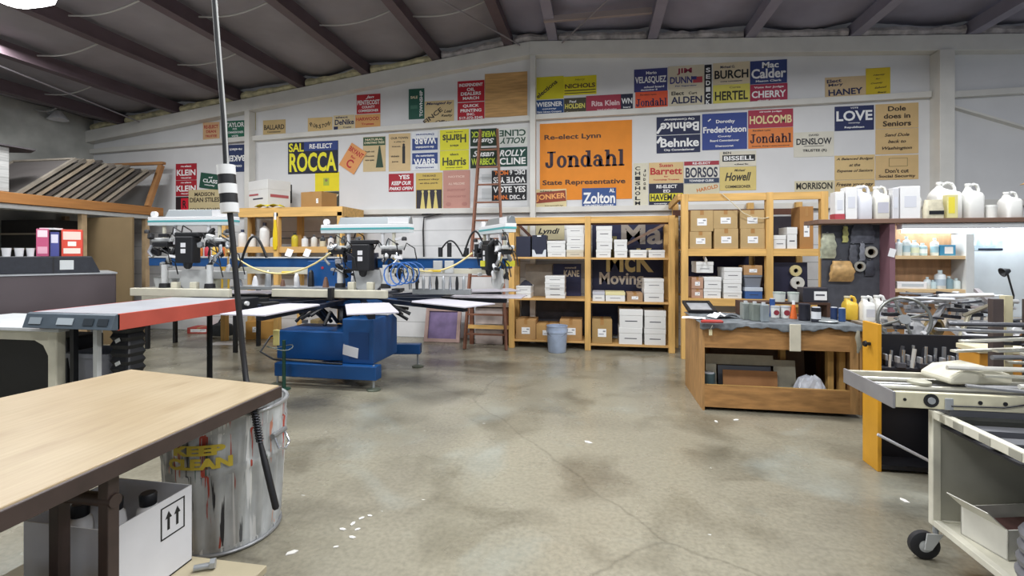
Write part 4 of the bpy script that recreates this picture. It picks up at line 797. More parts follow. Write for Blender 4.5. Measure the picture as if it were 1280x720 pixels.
MB().tube(arc(pp(-2.0, 5.96, 1.5), pp(-1.68, 5.96, 1.45), .18), .011, 8).build('black_hose', M_BLK, press, smooth=True)
MB().tube(arc(pp(-1.68, 5.97, 1.45), pp(-1.38, 5.97, 1.5), .30), .013, 8).build('black_hose', M_BLK, press, smooth=True)
MB().tube(arc(pp(-4.62, 5.6, 1.30), pp(-4.22, 5.6, 1.44), .34), .016, 8).build('black_hose', M_BLK, press, smooth=True)
for (x, hh) in ((-1.98, .13), (-1.86, .19), (-1.63, .12), (-1.5, .17)): MB().lathe([(.03, 1.44), (.03, 1.44+hh), (0, 1.44+hh)], (pp(x, 0, 0).x, pp(0, 5.95, 0).y, 0), 12).build('solenoid', M_BLK, press, smooth=True)
for x in (-1.98, -1.83): MB().cbox(pp(x, 5.85, 1.32), (.11, .05, .16)).build('valve_block', M_LGRY, press, bevel=.005)
MB().tube([pp(-2.12+.12*math.cos(a)*(1+.04*math.sin(3*a)), 5.42-.012*i, 1.27+.12*math.sin(a)) for i, a in enumerate([k*.45 for k in range(57)])][::1], .008, 6).build('coiled_blue_hose', mat('2f62a8', .4), press, smooth=True)
for i in range(9):
    x = -2.25+.085*i; MB().lathe([(.018, 1.0), (.022, 1.05+.03*(i % 3)), (.012, 1.16), (0, 1.17)], (pp(x, 0, 0).x, pp(0, 5.6, 0).y, .05), 8).build('air_fitting', (M_CHR, M_BLK, M_GRY)[i % 3], press, smooth=True)
for i in range(12):
    x = -4.4+.13*i; y = 5.35+.1*(i % 3)
    MB().lathe([(.03+.01*(i % 2), 1.08), (.03, 1.10+.05*(i % 4)), (.016, 1.16+.04*(i % 4)), (0, 1.17+.04*(i % 4))], (pp(x, 0, 0).x, pp(0, y, 0).y, .0), 8).build('air_fitting', (M_CHR, M_WHT, M_BLK, M_GRY, mat('7a5a4a', .5))[i % 5], press, smooth=True)
MB().box(pp(-4.5, 0, 0).x, pp(-2.9, 0, 0).x, pp(0, 5.3, 0).y, pp(0, 5.62, 0).y, 1.045, 1.08).build('manifold_tray', M_GRY, press)
for (x, y, c) in ((-1.32, 5.7, 'd4cf3c'), (-1.02, 5.78, 'd4cf3c')): MB().cbox(pp(x, y-.06, 1.37), (.11, .01, .07)).build('warning_plate', mat(c, .5), press)
for i in range(16):
    a = R(170+i*16); MB().tube([(.35*math.cos(a), .35*math.sin(a)-.2, .66), (.5*math.cos(a), .45*math.sin(a)-.25, .80+.03*(i % 2)), (.72*math.cos(a), .6*math.sin(a)-.2, .66+.05*(i % 3))], .022, 6).build('hose', M_BLK, press, smooth=True)
# green post with wire loop beside the base
t = thing('wire_loop_post', 'thin dark green post with a wire loop at left of press base', 'post', (-3.375, 4.76, 0))
MB().lathe([(.07, 0), (.07, .012), (.02, .02), (.018, .54), (0, .54)], n=12).build('post', mat('1f4437', .5, n=.2), t, smooth=True)
MB().tube([(.15*math.cos(a)-.05, .08*math.sin(a), .46+.02*math.sin(2*a)) for a in [2*math.pi*k/24 for k in range(24)]], .005, 6, True).build('wire_loop', mat('7f857d', .4, .6), t)
# black cable on the wall behind
tag(MB().tube([(-3.0, 8.0, 2.17), (-2.62, 8.04, 2.19), (-2.98, 8.05, 2.12), (-3.0, 8.06, 1.9), (-2.98, 8.06, 1.2)], .014, 8).build('wall_cable', M_BLK, None, smooth=True), 'black cable running down the white wall behind the press', 'cable')

# ---------------------------------------------------------------- conveyor table with the red side
t = thing('conveyor_table', 'long white-topped conveyor table with red side and grey control end', 'conveyor', (-4.28, 3.3, 0))
b = MB(); b.box(-.42, .42, 0, 1.36, .985, 1.0); b.build('belt_top', mat('a4a6ac', .4, n=.1, ns=4), t)
MB().box(.42, .44, 0, 1.36, .865, 1.0).build('red_side_panel', mat('bf5748', .45, n=.12, ns=4), t, bevel=.003)
MB().box(-.44, -.42, 0, 1.36, .865, 1.0).build('side_panel', mat('c43a32', .45, n=.12, ns=4), t, bevel=.003)
MB().box(-.42, .42, .02, 1.36, .88, .98).build('frame', M_NAVY, t)
b = MB(); b.prism([(0, 1.0), (-.025, .99), (-.06, .875), (.02, .865), (.02, 1.0)], -.44, .44, Matrix(((0, 0, 1, 0), (1, 0, 0, 0), (0, 1, 0, 0), (0, 0, 0, 1)))); ep = b.build('control_panel', mat('4c5761', .45, n=.15), t, bevel=.004)
for (x0, x1, c) in ((-.38, -.26, '8d979f'), (-.10, .06, 'aab4bb'), (.16, .26, '2e353c'), (.30, .40, '2e353c')):
    b = MB(); b.box(x0, x1, -.004, 0, -.028, .028); b.build('panel_plate', mat(c, .4), t, loc=(0, -.0455, .935), rot=(R(-17), 0, 0))
MB().box(-.36, .40, 1.36, 1.72, .86, .985).build('end_housing', mat('1f2026', .5), t, bevel=.01)
MB().lathe([(.025, 0), (.025, .03), (0, .03)], n=12, M=Matrix.Translation((.40, 1.5, .93)) @ Matrix.Rotation(R(90), 4, 'Y')).build('knob', M_WHT, t, smooth=True)
secs = []
for i in range(25): secs.append(rrect(.20 if i % 2 else .17, .18 if i % 2 else .15, .02, .03+.035*i, 2, .20, .30))
MB().loft(secs).build('bellows_leg', M_BLK, t)
for k in range(3): MB().cbox((.20, .205, .34+.2*k), (.05, .006, .03), (0, R(-25), 0)).build('tag', M_LGRY, t)
MB().box(.05, .09, .12, .16, 0, .87).build('leg', M_LGRY, t); MB().box(-.19, -.15, .12, .16, 0, .87).build('leg', M_BLK, t)
MB().box(-.1, -.06, 1.5, 1.54, 0, .87).build('leg', M_BLK, t)
# grey bin beneath it
t = thing('waste_bin', 'grey open plastic bin under the red-sided conveyor table', 'bin', (-4.49, 3.74, 0), R(3))
MB().loft([rrect(.34, .26, .03, 0), rrect(.42, .34, .03, .56), rrect(.46, .38, .03, .56), rrect(.46, .38, .03, .60), rrect(.41, .33, .03, .60), rrect(.33, .25, .03, .03)]).build('tub', mat('8d8f99', .5, n=.1), t)
OP = Vector((-5.77, 4.94, 0)); OA, OB = Vector((math.cos(R(55)), math.sin(R(55)), 0)), Vector((-math.sin(R(55)), math.cos(R(55)), 0))
def on_oven(px, off):
    d = ray(px, 316); b0 = OP+OB*off; s = -(b0.x*d[1]-b0.y*d[0])/(OA.x*d[1]-OA.y*d[0]); return b0+OA*s
# ---------------------------------------------------------------- oven tunnel and console behind it
t = thing('dryer_oven', 'long dark taupe drying oven at the left behind the conveyor table', 'oven', (OP.x, OP.y, 0), R(55))
MB().box(-2.6, 0, 0, 1.0, .62, 1.245).build('tunnel', mat('50474a', .5, n=.12, ns=2), t, bevel=.012)
MB().box(-2.61, .01, -.01, 1.01, 1.245, 1.262).build('top_edge', M_GRY, t)
for x in (-2.4, -.15):
    for y in (.1, .9): MB().box(x-.03, x+.03, y-.03, y+.03, 0, .62).build('leg', M_GRY, t)
t = thing('control_console', 'low black console with white label plate on top of the dark oven', 'console', (OP.x+OB.x*.08, OP.y+OB.y*.08, 1.263), R(55))
b = MB(); b.prism([(-2.6, 0), (-.14, 0), (-.22, .195), (-2.6, .195)], 0, .5, M90); b.build('housing', mat('23262e', .5, n=.25, ns=20), t, bevel=.008)
MB().box(-.50, -.38, -.004, 0, .04, .15).build('label_plate', mat('c4c8c8', .5), t, bevel=.002)
MB().box(-.56, -.545, -.003, 0, .0, .19).build('seam', M_BLK, t)
zc = 1.46
def small_box(px0, px1, y0, Y, zb, d, col, label, stripes=(), name='product_box'):
    if zb > 1:
        c = on_oven((px0+px1)/2, .2); dp = c.x*FX+c.y*FY; w = (px1-px0)/600*dp*.70; h = CAMH+(316-y0)/600*dp-zb; loc = (c.x, c.y, zb); rz = R(48); d = .12
    else:
        a, q = onY(px0, y0, Y), onY(px1, y0, Y); w = q.x-a.x; h = a.z-zb; loc = ((a.x+q.x)/2, Y, zb); rz = R(6)
    t = thing(name, label, 'box', loc, rz)
    MB().box(-w/2, w/2, 0, d, 0, h).build('carton', mat(col, .5, n=.05), t, bevel=.003)
    for (x0, x1, f0, f1, c) in stripes: MB().box((x0-.5)*w, (x1-.5)*w, -.0012, 0, f0*h, f1*h).build('printed_panel', mat(c, .5), t)
    return t
zc = 1.459
small_box(76, 104, 287, 5.4, zc, .22, 'dc4a38', 'bright orange red product box on the black console', ((.08, .92, .62, .92, 'f0d4c8'), (.1, .9, .1, .3, 'f2e4d8'), (.3, .7, .38, .55, 'f6efe8')))
small_box(45, 61, 286, 5.4, zc, .2, 'c2557c', 'pink product box at left on the black console', ((.1, .9, .7, .95, 'ecd9df'), (.1, .9, .1, .35, 'e2a9bd')))
small_box(62.5, 74, 290, 5.42, zc, .2, '4a4f92', 'purple blue product box between pink and orange boxes', ((.1, .9, .55, .9, 'd9d6e6'),))
tag(MB().cbox((0, 0, .012), (.16, .12, .02), (0, 0, .2)).build('folded_paper', M_WHT, None, (on_oven(64, .26).x, on_oven(64, .26).y, 1.768)), 'white folded paper lying over the pink and purple boxes', 'paper')
for (px, r, l) in ((8, .04, 'white cup furthest left on black console'), (24, .04, 'white cup second from left on black console'), (38, .035, 'small white cup beside the pink box')):
    p = on_oven(px, .2); t = thing('paper_cup', l, 'cup', (p.x, p.y, zc))
    MB().lathe([(r*.8, 0), (r, .09), (r*1.05, .095), (r*.9, .095), (r*.72, .008), (0, .008)], n=18).build('cup', M_WHT, t, smooth=True)
# ---------------------------------------------------------------- white bench at far left
t = thing('white_workbench', 'white bench with arched leg frame at the left edge', 'table', (-5.35, 3.36, 0))
MB().box(-.82, .84, 0, .8, .82, .852).build('tabletop', mat('c0c3c4', .5, n=.08), t, bevel=.006)
for x in (-.76, .70):
    MB().box(x, x+.09, .02, .10, 0, .82).build('leg', M_CREAM, t, bevel=.01); MB().box(x, x+.09, .68, .76, 0, .82).build('leg', M_CREAM, t, bevel=.01)
b = MB(); b.prism([(-.71, .82), (.70, .82), (.70, .60), (.64, .70), (.55, .74), (-.56, .74), (-.65, .70), (-.71, .60)], .03, .07, M90); b.build('apron', M_CREAM, t)
tag(MB().cbox((0, 0, .36), (1.25, .34, .72)).build('dark_filler', M_BLK, None, (-5.40, 3.80, 0), bevel=.02), 'black block added to fill in the shade under the white bench', 'crate')  # plain black block added to deepen the dark under the bench
t = thing('utility_table', 'grey utility table of tubs behind the press, right of the dark oven', 'table', (-6.1, 6.35, 0))
MB().box(-.85, .8, 0, .6, .93, .96).build('tabletop', mat('a9a79c', .5, n=.1), t, bevel=.004); MB().box(-.85, .8, .0, .02, .62, .92).build('apron', mat('b5b2a2', .5, n=.15), t)
for (x, y) in ((-.8, .05), (.75, .05), (-.8, .55), (.75, .55)): MB().box(x-.025, x+.025, y-.02, y+.03, 0, .93).build('leg', M_BLK, t)
for (x, w, h, c, l) in ((-6.72, .34, .16, 'b9bcbc', 'white grey open tub at left of the utility table'), (-6.32, .30, .2, '8f9496', 'grey open tub in the middle of utility table'), (-5.9, .36, .14, 'a3a596', 'khaki grey tub at right of utility table')):
    t = thing('plastic_tub', l, 'tub', (x, 6.62, .961)); MB().loft([rrect(w*.85, .26, .03, 0), rrect(w, .3, .03, h), rrect(w*1.05, .32, .03, h), rrect(w*.95, .28, .03, h), rrect(w*.8, .24, .03, .01)]).build('tub', mat(c, .5, n=.1), t)
t = thing('yellow_stand', 'small yellow framed stand at front of the utility table', 'stand', (-5.55, 6.42, .961))
for x in (-.06, .05): MB().box(x, x+.02, 0, .02, 0, .30).build('upright', mat('c9a53a', .5), t)
MB().box(-.06, .07, 0, .02, .30, .32).build('top_bar', mat('c9a53a', .5), t)
# ---------------------------------------------------------------- loft with leaning screens
t = thing('storage_loft', 'raised timber storage loft along the left wall', 'shelf', (0, 0, 0))
MB().box(-8.08, -8.0, 4.6, 7.75, 2.19, 2.34).build('edge_beam', mat('a9743f', .65, n=.25, ns=3, stretch=(5, .4, 5)), t, bevel=.005)
MB().box(-9.98, -8.08, 4.6, 7.75, 2.27, 2.30).build('deck', mat('7a6a58', .7, n=.2), t)
MB().box(-8.3, -8.05, 4.6, 7.5, 2.12, 2.185).build('light_batten', M_LGRY, t)
for (x, y) in ((-8.12, 4.75), (-8.12, 6.4), (-8.12, 7.5), (-9.9, 4.7), (-9.9, 7.5)): MB().box(x-.04, x+.04, y-.04, y+.04, 0, 2.19).build('post', mat('b39a78', .7, n=.2), t)
pw = [('8c8478', 'grey'), ('6d675e', 'dark'), ('9a8c78', 'tan'), ('4f4a46', 'blackened'), ('a09686', 'pale'), ('7b7268', 'brown grey')]
NPAN = 12
for i in range(NPAN):
    y = 5.50+.119*i; c = pw[i % 6]
    L = 1.05+.02*((i*5) % 4); dp = 1.25+.12*((i*3) % 3); an = R(-50)
    t = thing('leaning_screen', 'old %s wood-framed screen leaning on storage loft' % c[1], 'screen', (-8.10-dp/2, y, 2.318), 0, 'old screens leaning in the loft', (an, 0, 0))
    t['label'] = 'old wood-framed screen in the leaning row on the storage loft'
    m = mat(c[0], .8, n=.25, ns=6)
    for (x0, x1, z0_, z1_) in ((-dp/2, -dp/2+.06, 0, L), (dp/2-.06, dp/2, 0, L), (-dp/2+.05, dp/2-.05, 0, .05), (-dp/2+.05, dp/2-.05, L-.05, L)): MB().box(x0, x1, -.02, .02, z0_, z1_).build('frame_bar', m, t)
    MB().box(-dp/2+.05, dp/2-.05, -.003, .003, .05, L-.05).build('mesh', mat('5f5a58', .8), t)
t = thing('loft_brace', 'light brown timber trestle end holding the leaning screens', 'trestle', (-8.12, 7.60, 2.354))
M_BR = mat('a8794c', .65, n=.2, ns=4)
MB().bar((0, -.06, .0), (0, .22, .80), .09, .07).build('upright', M_BR, t); MB().bar((-1.2, -.06, .0), (-1.2, .22, .80), .09, .07).build('upright', M_BR, t)
MB().bar((-1.25, .23, .845), (.05, .23, .845), .08, .05).build('top_bar', M_BR, t)
t = thing('white_sheet_stack', 'stack of white sheets in a wrapper on the loft corner at left edge', 'paper stack', (-8.18, 5.0, 2.345))
MB().box(-.3, .16, -.3, .36, 0, .62).build('sheets', mat('b4b4b2', .7, n=.3, ns=9, stretch=(.3, .3, 6)), t, bevel=.01)
MB().box(-.34, .17, -.34, .42, -.001, .04).build('tray', mat('e0dfdc', .6), t) if False else None
tag(MB().prism([(-.35, -.5), (.3, -.55), (.36, .5), (.1, .62), (-.3, .5)], 0, .02).build('dark_board', mat('4a4548', .75, n=.2), None, (-8.3, 5.12, 2.967), (0, 0, 0)), 'dark flat board lying on top of the white sheet stack at left edge', 'board')
# boards under the loft
tag(MB().box(-.47, .46, 0, .03, .0, 2.08).build('hardboard_sheet', mat('7d6a4c', .75, n=.1, ns=2), None, (-7.86, 6.6, 0.0)), 'plain brown hardboard sheet standing under the loft', 'board')
tag(MB().box(-.5, .5, 0, .03, .0, 2.05).build('brown_board', mat('6f5444', .75, n=.3, ns=3), None, (-9.2, 7.3, 0.0)), 'stained reddish brown board standing further left under the loft', 'board')
t = thing('tool_cabinet', 'dark cabinet with shelves of odds under the loft at left edge', 'cabinet', (-9.35, 6.5, 0))
MB().box(-.55, .5, 0, .6, 0, 2.05).build('body', mat('2a2726', .7, n=.2), t)
for z in (1.55, 1.8): MB().box(-.5, .45, -.05, 0, z, z+.03).build('shelf_board', mat('9b8f7e', .7), t)
# small white lamp on left wall
t = thing('cone_lamp', 'small white cone lamp high on the left wall', 'lamp', (-9.97, 7.3, 4.02-.0))
MB().lathe([(.04, .10), (.06, .08), (.16, -.06), (.15, -.06), (.05, .07), (0, .075)], n=20, c=(.17, 0, 0)).build('shade', M_WHT, t, smooth=True)
MB().box(-.03, .03, -.04, .04, .05, .13).tube([(0, 0, .09), (.17, 0, .1)], .015, 8).build('bracket', M_LGRY, t)
# ---------------------------------------------------------------- floor clutter at the back left
def floorbox(px, py, w, d, h, rz, col, label, sticker=None):
    p = onZ(px, py, 0); return boxy('card', w, d, h, label, (p.x, p.y, 0), rz, None, col=col, sticker=sticker)
floorbox(325, 424, .46, .42, .31, R(22), 'b98a44', 'brown carton with hand slots on the floor under the pine shelf', (.3, .55, .12, .3))
floorbox(248, 417, .42, .3, .11, R(10), 'b5473f', 'flat red carton on the floor behind conveyor table', (.5, .5, .7, .5))
p = onZ(278, 419, 0); t = thing('black_bag', 'small black bag on the floor left of the brown carton', 'bag', (p.x, p.y, 0))
MB().loft([rrect(.34, .22, .08, 0, 3), rrect(.38, .26, .10, .08, 3), rrect(.34, .22, .10, .19, 3), rrect(.12, .08, .04, .24, 3)]).build('body', mat('25282b', .8, n=.3, ns=15), t, smooth=True)
MB().tube(arc((-.08, 0, .22), (.08, 0, .22), .09), .012, 6).build('handle', M_BLK, t)
for (px, py, rz, l) in ((283, 429, .3, 'white sheet lying on floor left of brown carton'),):
    p = onZ(px, py, 0); tag(MB().box(-.22, .22, -.16, .16, 0, .004).build('paper_sheet', M_WHT, None, (p.x, p.y, .001), (0, 0, rz)), l, 'paper')
p = onZ(352, 420, 0)
bottle((-4.95, 7.55, 0), .12, .34, 'd6d8da', '50545c', 'large white drum bottle under pine shelf right of brown carton', capr=.05)
bottle((-4.36, 7.62, 0), .10, .30, 'c9cac8', 'c9cac8', 'squat pale bottle under pine shelf near its right post', capr=.05)
small_box(388, 398, 400, 7.3, 0, .3, '8d7a52', 'olive brown carton under pine shelf behind the press hub', ())
# ---------------------------------------------------------------- plywood workbench with grey cloth
M_OSB = mat('ac7f4c', .65, n=.3, ns=9, stretch=(.6, 1, 3)); M_OSBV = mat('af8553', .65, n=.25, ns=9, stretch=(3, 3, .6)); M_BRN = mat('4a3226', .8, n=.2)
WX0, WX1, WY0, WY1 = 1.0, 2.37, 4.82, 5.72
t = thing('plywood_workbench', 'open-fronted plywood workbench with a grey cloth over its top', 'workbench', (0, 0, 0))
MB().box(WX0, WX0+.02, WY0, WY1, .0, .81).build('end_panel', M_OSBV, t); MB().box(WX1-.02, WX1, WY0, WY1, .03, .81).build('end_panel', M_OSBV, t)
MB().box(WX0+.02, WX1-.02, WY0, WY0+.02, .60, .81).build('apron', M_OSB, t); MB().box(WX0+.02, WX1-.02, WY0, WY0+.02, .035, .24).build('front_board', M_OSB, t)
MB().box(WX0+.02, WX1-.02, WY0+.02, WY0+.05, .215, .24).build('edge_strip', M_PINEH, t)
MB().box(WX0, WX1, WY0, WY1, .81, .832).build('tabletop', M_OSB, t); MB().box(WX0+.02, WX1-.02, WY1-.02, WY1, .03, .81).build('back_panel', M_BRN, t)
MB().box(WX0+.02, WX1-.02, WY0+.02, WY1-.02, .05, .07).build('floor_board', M_BRN, t)
MB().box(WX1-.10, WX1-.03, WY0-.003, WY0, .035, .81).build('stile', M_OSBV, t)
for (x, y) in ((1.85, 5.25), (2.2, 5.05), (2.3, 5.05), (1.2, 5.55)): MB().box(x-.025, x+.025, y-.03, y+.03, .07, .81).build('leg', M_PINE, t)
MB().box(1.745, 1.84, WY0-.060, WY0-.048, .60, .846).build('cream_patch_board', mat('cfc9b6', .6, n=.1), t, bevel=.004)
# cloth
nx, ny = 60, 16; vs = []; fs = []
for j in range(ny+1):
    for i in range(nx+1):
        x = WX0-.03+(WX1-WX0+.05)*i/nx; hem = .045+.016*math.sin(i*.23)+.010*math.sin(i*.61+1)+.006*math.sin(i*1.7)
        if j <= 4: y = WY0-.036-.006*math.sin(i*.8)+.003*j; z = .836-hem*(4-j)/4
        else: y = WY0-.02+(WY1-.06-WY0)*(j-4)/(ny-4); z = .836+.0014*math.sin(i*.7+j)+.001*math.sin(j*1.9+i*.2)
        vs.append((x, y, z))
for j in range(ny):
    for i in range(nx): a = j*(nx+1)+i; fs.append((a, a+1, a+nx+2, a+nx+1))
b = MB(); b.add(vs, fs); o = b.build('grey_cloth', mat('6c7175', .9, n=.4, ns=14), None, smooth=True); md = o.modifiers.new('s', 'SOLIDIFY'); md.thickness = .003; md.offset = 1
tag(o, 'worn grey cloth draped over the plywood workbench top', 'cloth')
b = MB(); b.tube([(0, 0, .0), (-.01, -.006, -.06), (.005, -.008, -.13), (-.008, -.004, -.20)], [.012, .02, .022, .008], 8); tag(b.build('cloth_strip', mat('8c8878', .9, n=.3), None, (WX1-.05, WY0-.04, .80), smooth=True), 'twisted rag strip hanging at right corner of the workbench', 'rag')
ZB = .843
def bench(px, py, z=ZB): return onZ(px, py, z)
def sq_can(px0, px1, y0, y1, col, label, d=.12, name='square_can', cap='b9bcc0'):
    p = bench((px0+px1)/2, y1); w = onY(px1, y1, p.y).x-onY(px0, y1, p.y).x; h = onY((px0+px1)/2, y0, p.y).z-ZB
    t = thing(name, label, 'can', (p.x, p.y+d/2, ZB))
    MB().loft([rrect(w, d, .01, 0, 2), rrect(w, d, .01, h*.95, 2), rrect(w*.94, d*.94, .01, h, 2)]).build('body', mat(col, .4, n=.15, ns=8), t)
    MB().lathe([(.018, h), (.018, h+.018), (0, h+.018)], (0, 0, 0), 12).build('cap', mat(cap, .4), t); return t
def rcan(px0, px1, y0, y1, fn, *a, **k):
    p = bench((px0+px1)/2, y1); r = (onY(px1, y1, p.y).x-onY(px0, y1, p.y).x)/2; h = onY((px0+px1)/2, y0, p.y).z-ZB
    return fn((p.x, p.y+r, ZB), r*.97, h, *a, **k)
sq_can(929, 939.5, 379, 399, '858c88', 'left grey square solvent can on the workbench cloth'); sq_can(940.5, 951, 380, 401, '7b837c', 'middle grey square solvent can on the workbench cloth')
sq_can(952, 962, 381, 402, '8a9398', 'right grey square solvent can next to blue can')
rcan(963, 970, 374, 396, can, '2d4f8c', 'slim blue can behind the grey square cans')
rcan(965, 977, 383, 397.5, tub, 'dfe0dc', 'b4b8bc', 'left white tub with round red label on the workbench', lab='8c2f3a'); rcan(977.5, 990.5, 383, 398, tub, 'dfe0dc', 'b4b8bc', 'right white tub with round red label beside orange cone', lab='8c2f3a')
p = bench(994.5, 399); t = thing('orange_nozzle', 'small orange cone nozzle right of the white tubs', 'nozzle', (p.x, p.y+.05, ZB))
MB().lathe([(.034, 0), (.032, .02), (.020, .10), (.012, .15), (0, .15)], n=16).build('cone', mat('dd6a2f', .4), t, smooth=True); MB().lathe([(.014, .14), (.012, .18), (0, .18)], n=12).build('tip', M_WHT, t)
rcan(1001, 1016, 381, 401, can, '22222c', 'plain black can at the middle of the workbench', lid='3a3a44')
rcan(1016.5, 1028.5, 385, 403, can, '2a2c36', 'dark can with white label in front of the black carton', lab='d8dade')
# second row on a low riser at the back
ZR2 = .99
t = thing('bench_riser', 'dark wooden riser shelf at the back of the workbench top', 'shelf', (1.95, 5.45, .8425))
MB().box(-.45, .40, -.08, .14, .125, .145).build('board', M_BRN, t); MB().box(-.45, -.42, -.08, .14, 0, .125).build('foot', M_BRN, t); MB().box(.37, .40, -.08, .14, 0, .125).build('foot', M_BRN, t)
a, q = onY(1003, 370, 5.42), onY(1034, 370, 5.42); zr2 = .9885; w = q.x-a.x
t = thing('black_carton', 'black carton with big white label on the bench riser', 'box', ((a.x+q.x)/2, 5.40, zr2))
MB().box(-w/2, w/2, 0, .16, 0, .15).build('carton', mat('2a2a34', .5), t, bevel=.004); MB().box(-w*.06, w*.45, -.002, -.0005, .025, .115).build('sticker', M_STICK, t); MB().box(.0, w*.36, -.003, -.002, .07, .085).build('printed_mark', M_MARK, t)
for (x0, x1, l) in ((966, 982, 'white lidded tub at left on the bench riser'), (984, 999, 'second white lidded tub on the bench riser')):
    a, q = onY(x0, 372, 5.45), onY(x1, 372, 5.45); tub(((a.x+q.x)/2, 5.45, zr2), (q.x-a.x)/2*.97, .10, 'c9cec9', 'aab4ad', l)
# right bench under the hutch
t = thing('side_bench', 'long bench under the lit wall hutch at right', 'workbench', (0, 0, 0))
MB().box(2.46, 4.6, 4.95, 5.72, .80, .842).build('tabletop', mat('8d8376', .6, n=.2, ns=5), t); MB().box(2.46, 4.6, 5.66, 5.7, .2, .80).build('back_panel', M_BRN, t)
for (x, y) in ((2.5, 5.0), (4.5, 5.0), (2.5, 5.62), (4.5, 5.62)): MB().box(x-.03, x+.03, y-.03, y+.03, 0, .80).build('leg', M_PINE, t)
MB().box(2.47, 4.6, 4.952, 4.97, .62, .80).build('apron', M_OSB, t)
rcan(1037, 1049, 373, 391, can, 'c9ccd0', 'white can with dark blue band left of yellow jug', lab='2c3f70'); rcan(1050, 1060, 371, 391, can, 'dcdcda', 'white can next to yellow jug'); 
rcan(1040, 1049, 385, 401, can, '27395f', 'dark blue can in front row left of yellow jug'); rcan(1050, 1059, 386, 402, can, '35507f', 'second blue can in front row left of yellow jug')
tag(MB().lathe([(.085, 0), (.10, .012), (.09, .02), (0, .016)], n=24).build('pot_lid', mat('9ea3a4', .4, .3), None, (bench(1038, 404).x, bench(1038, 404).y+.08, ZB)), 'round grey pot lid lying at the right of the workbench', 'lid')
def jug(loc, w, d, h, label, col='e6e6e2', cap='e9e9e6', handle=True, rz=0, lab=None, name='plastic_jug', group=None, cat='jug'):
    t = thing(name, label, cat, loc, rz, group); m = mat(col, .35, n=.04)
    MB().loft([rrect(w*.94, d*.94, .025, 0, 3), rrect(w, d, .03, .015, 3), rrect(w, d, .03, h*.62, 3), rrect(w*.92, d*.86, .03, h*.71, 3), rrect(w*.42, d*.5, .03, h*.80, 3, -w*.2), rrect(.05, .05, .02, h*.86, 3, -w*.22), rrect(.045, .045, .02, h*.90, 3, -w*.2), rrect(.045, .045, .02, h*.95, 3, -w*.2)]).build('body', m, t, smooth=True)
    MB().lathe([(.028, h*.93), (.028, h), (0, h)], (-w*.2, 0, 0), 14).build('cap', mat(cap, .4), t, smooth=True)
    if handle: MB().tube([(-w*.2, 0, h*.80), (-.05*w, 0, h*.93), (w*.12, 0, h*.975), (w*.30, 0, h*.95), (w*.41, 0, h*.84), (w*.42, 0, h*.66)], .015, 8).build('handle', m, t, smooth=True)
    if lab: MB().box(-w*.35, w*.35, -d/2-.0015, -d/2-.0003, h*.18, h*.5).build('label_panel', mat(lab, .5), t)
    return t
def pjug(px0, px1, y0, y1, label, d=.14, **k):
    p = bench((px0+px1)/2, y1); w = onY(px1, y1, p.y).x-onY(px0, y1, p.y).x; h = onY((px0+px1)/2, y0, p.y).z-ZB
    return jug((p.x, p.y+d/2, ZB), w, d, h, label, **k)
pjug(1059, 1074.5, 371, 400, 'yellow plastic jug on the bench right of white cans', col='d9b33c', cap='d8cfae')
pjug(1081, 1096, 371, 402, 'tall white jug with small dark mark right of yellow jug', lab='cfd0d6'); pjug(1097, 1111, 370, 401, 'white round-shouldered jug behind the hand wheel', lab='c6cad6')
p = bench(912, 392); rag_z = ZB
# things at the left of the bench top
p = bench(879, 392); t = thing('framed_tray', 'black framed tray tilted at the left of the workbench top', 'tray', (p.x, p.y+.02, ZB+.001), R(4), None, (R(16), 0, R(4)))
for (x0, x1, y0, y1) in ((-.15, .15, 0, .03), (-.15, .15, .27, .30), (-.15, -.12, .03, .27), (.12, .15, .03, .27)): MB().box(x0, x1, y0, y1, 0, .03).build('frame_bar', M_BLK, t)
MB().box(-.12, .12, .03, .27, .005, .012).build('tray_face', mat('9a9ca0', .4, n=.2), t)
for (px, py, rz, l, s) in ((904, 397, .3, 'large crumpled white paper on the workbench cloth', .13), (867, 398, -.2, 'flat white paper at left end of the workbench', .11)):
    p = bench(px, py); rnd = random.Random(px); vs = []; fs = []
    for i in range(7):
        for j in range(6): vs.append((-s+2*s*i/6, -s*.7+1.4*s*j/5, .006+(.05 if px == 904 else .006)*rnd.random()*(0 < i < 6)))
    for i in range(6):
        for j in range(5): a = i*6+j; fs.append((a, a+1, a+7, a+6))
    b = MB(); b.add(vs, fs); o = b.build('paper_sheet', M_WHT, None, (p.x, p.y, ZB+.001), (0, 0, rz)); md = o.modifiers.new('s', 'SOLIDIFY'); md.thickness = .002; tag(o, l, 'paper')
p = bench(890, 404); t = thing('red_scraper', 'dull red scraper lying on the papers at bench front', 'scraper', (p.x, p.y, ZB+.006), R(5)); MB().loft([rrect(.20, .05, .02, 0, 3), rrect(.20, .06, .02, .015, 3), rrect(.17, .04, .02, .025, 3)]).build('handle', mat('a83a36', .4), t, smooth=True)
t = thing('string_tag', 'small cream tag hanging from the cloth at workbench corner', 'tag', (onY(888, 405, 4.78).x, 4.775, .73)); MB().cbox((0, 0, .02), (.03, .004, .055)).build('tag_card', mat('d8cfa8', .6), t); MB().tube([(0, 0, .045), (.01, .0, .07), (.02, 0, .09)], .003, 5).build('string', M_CREAM, t)
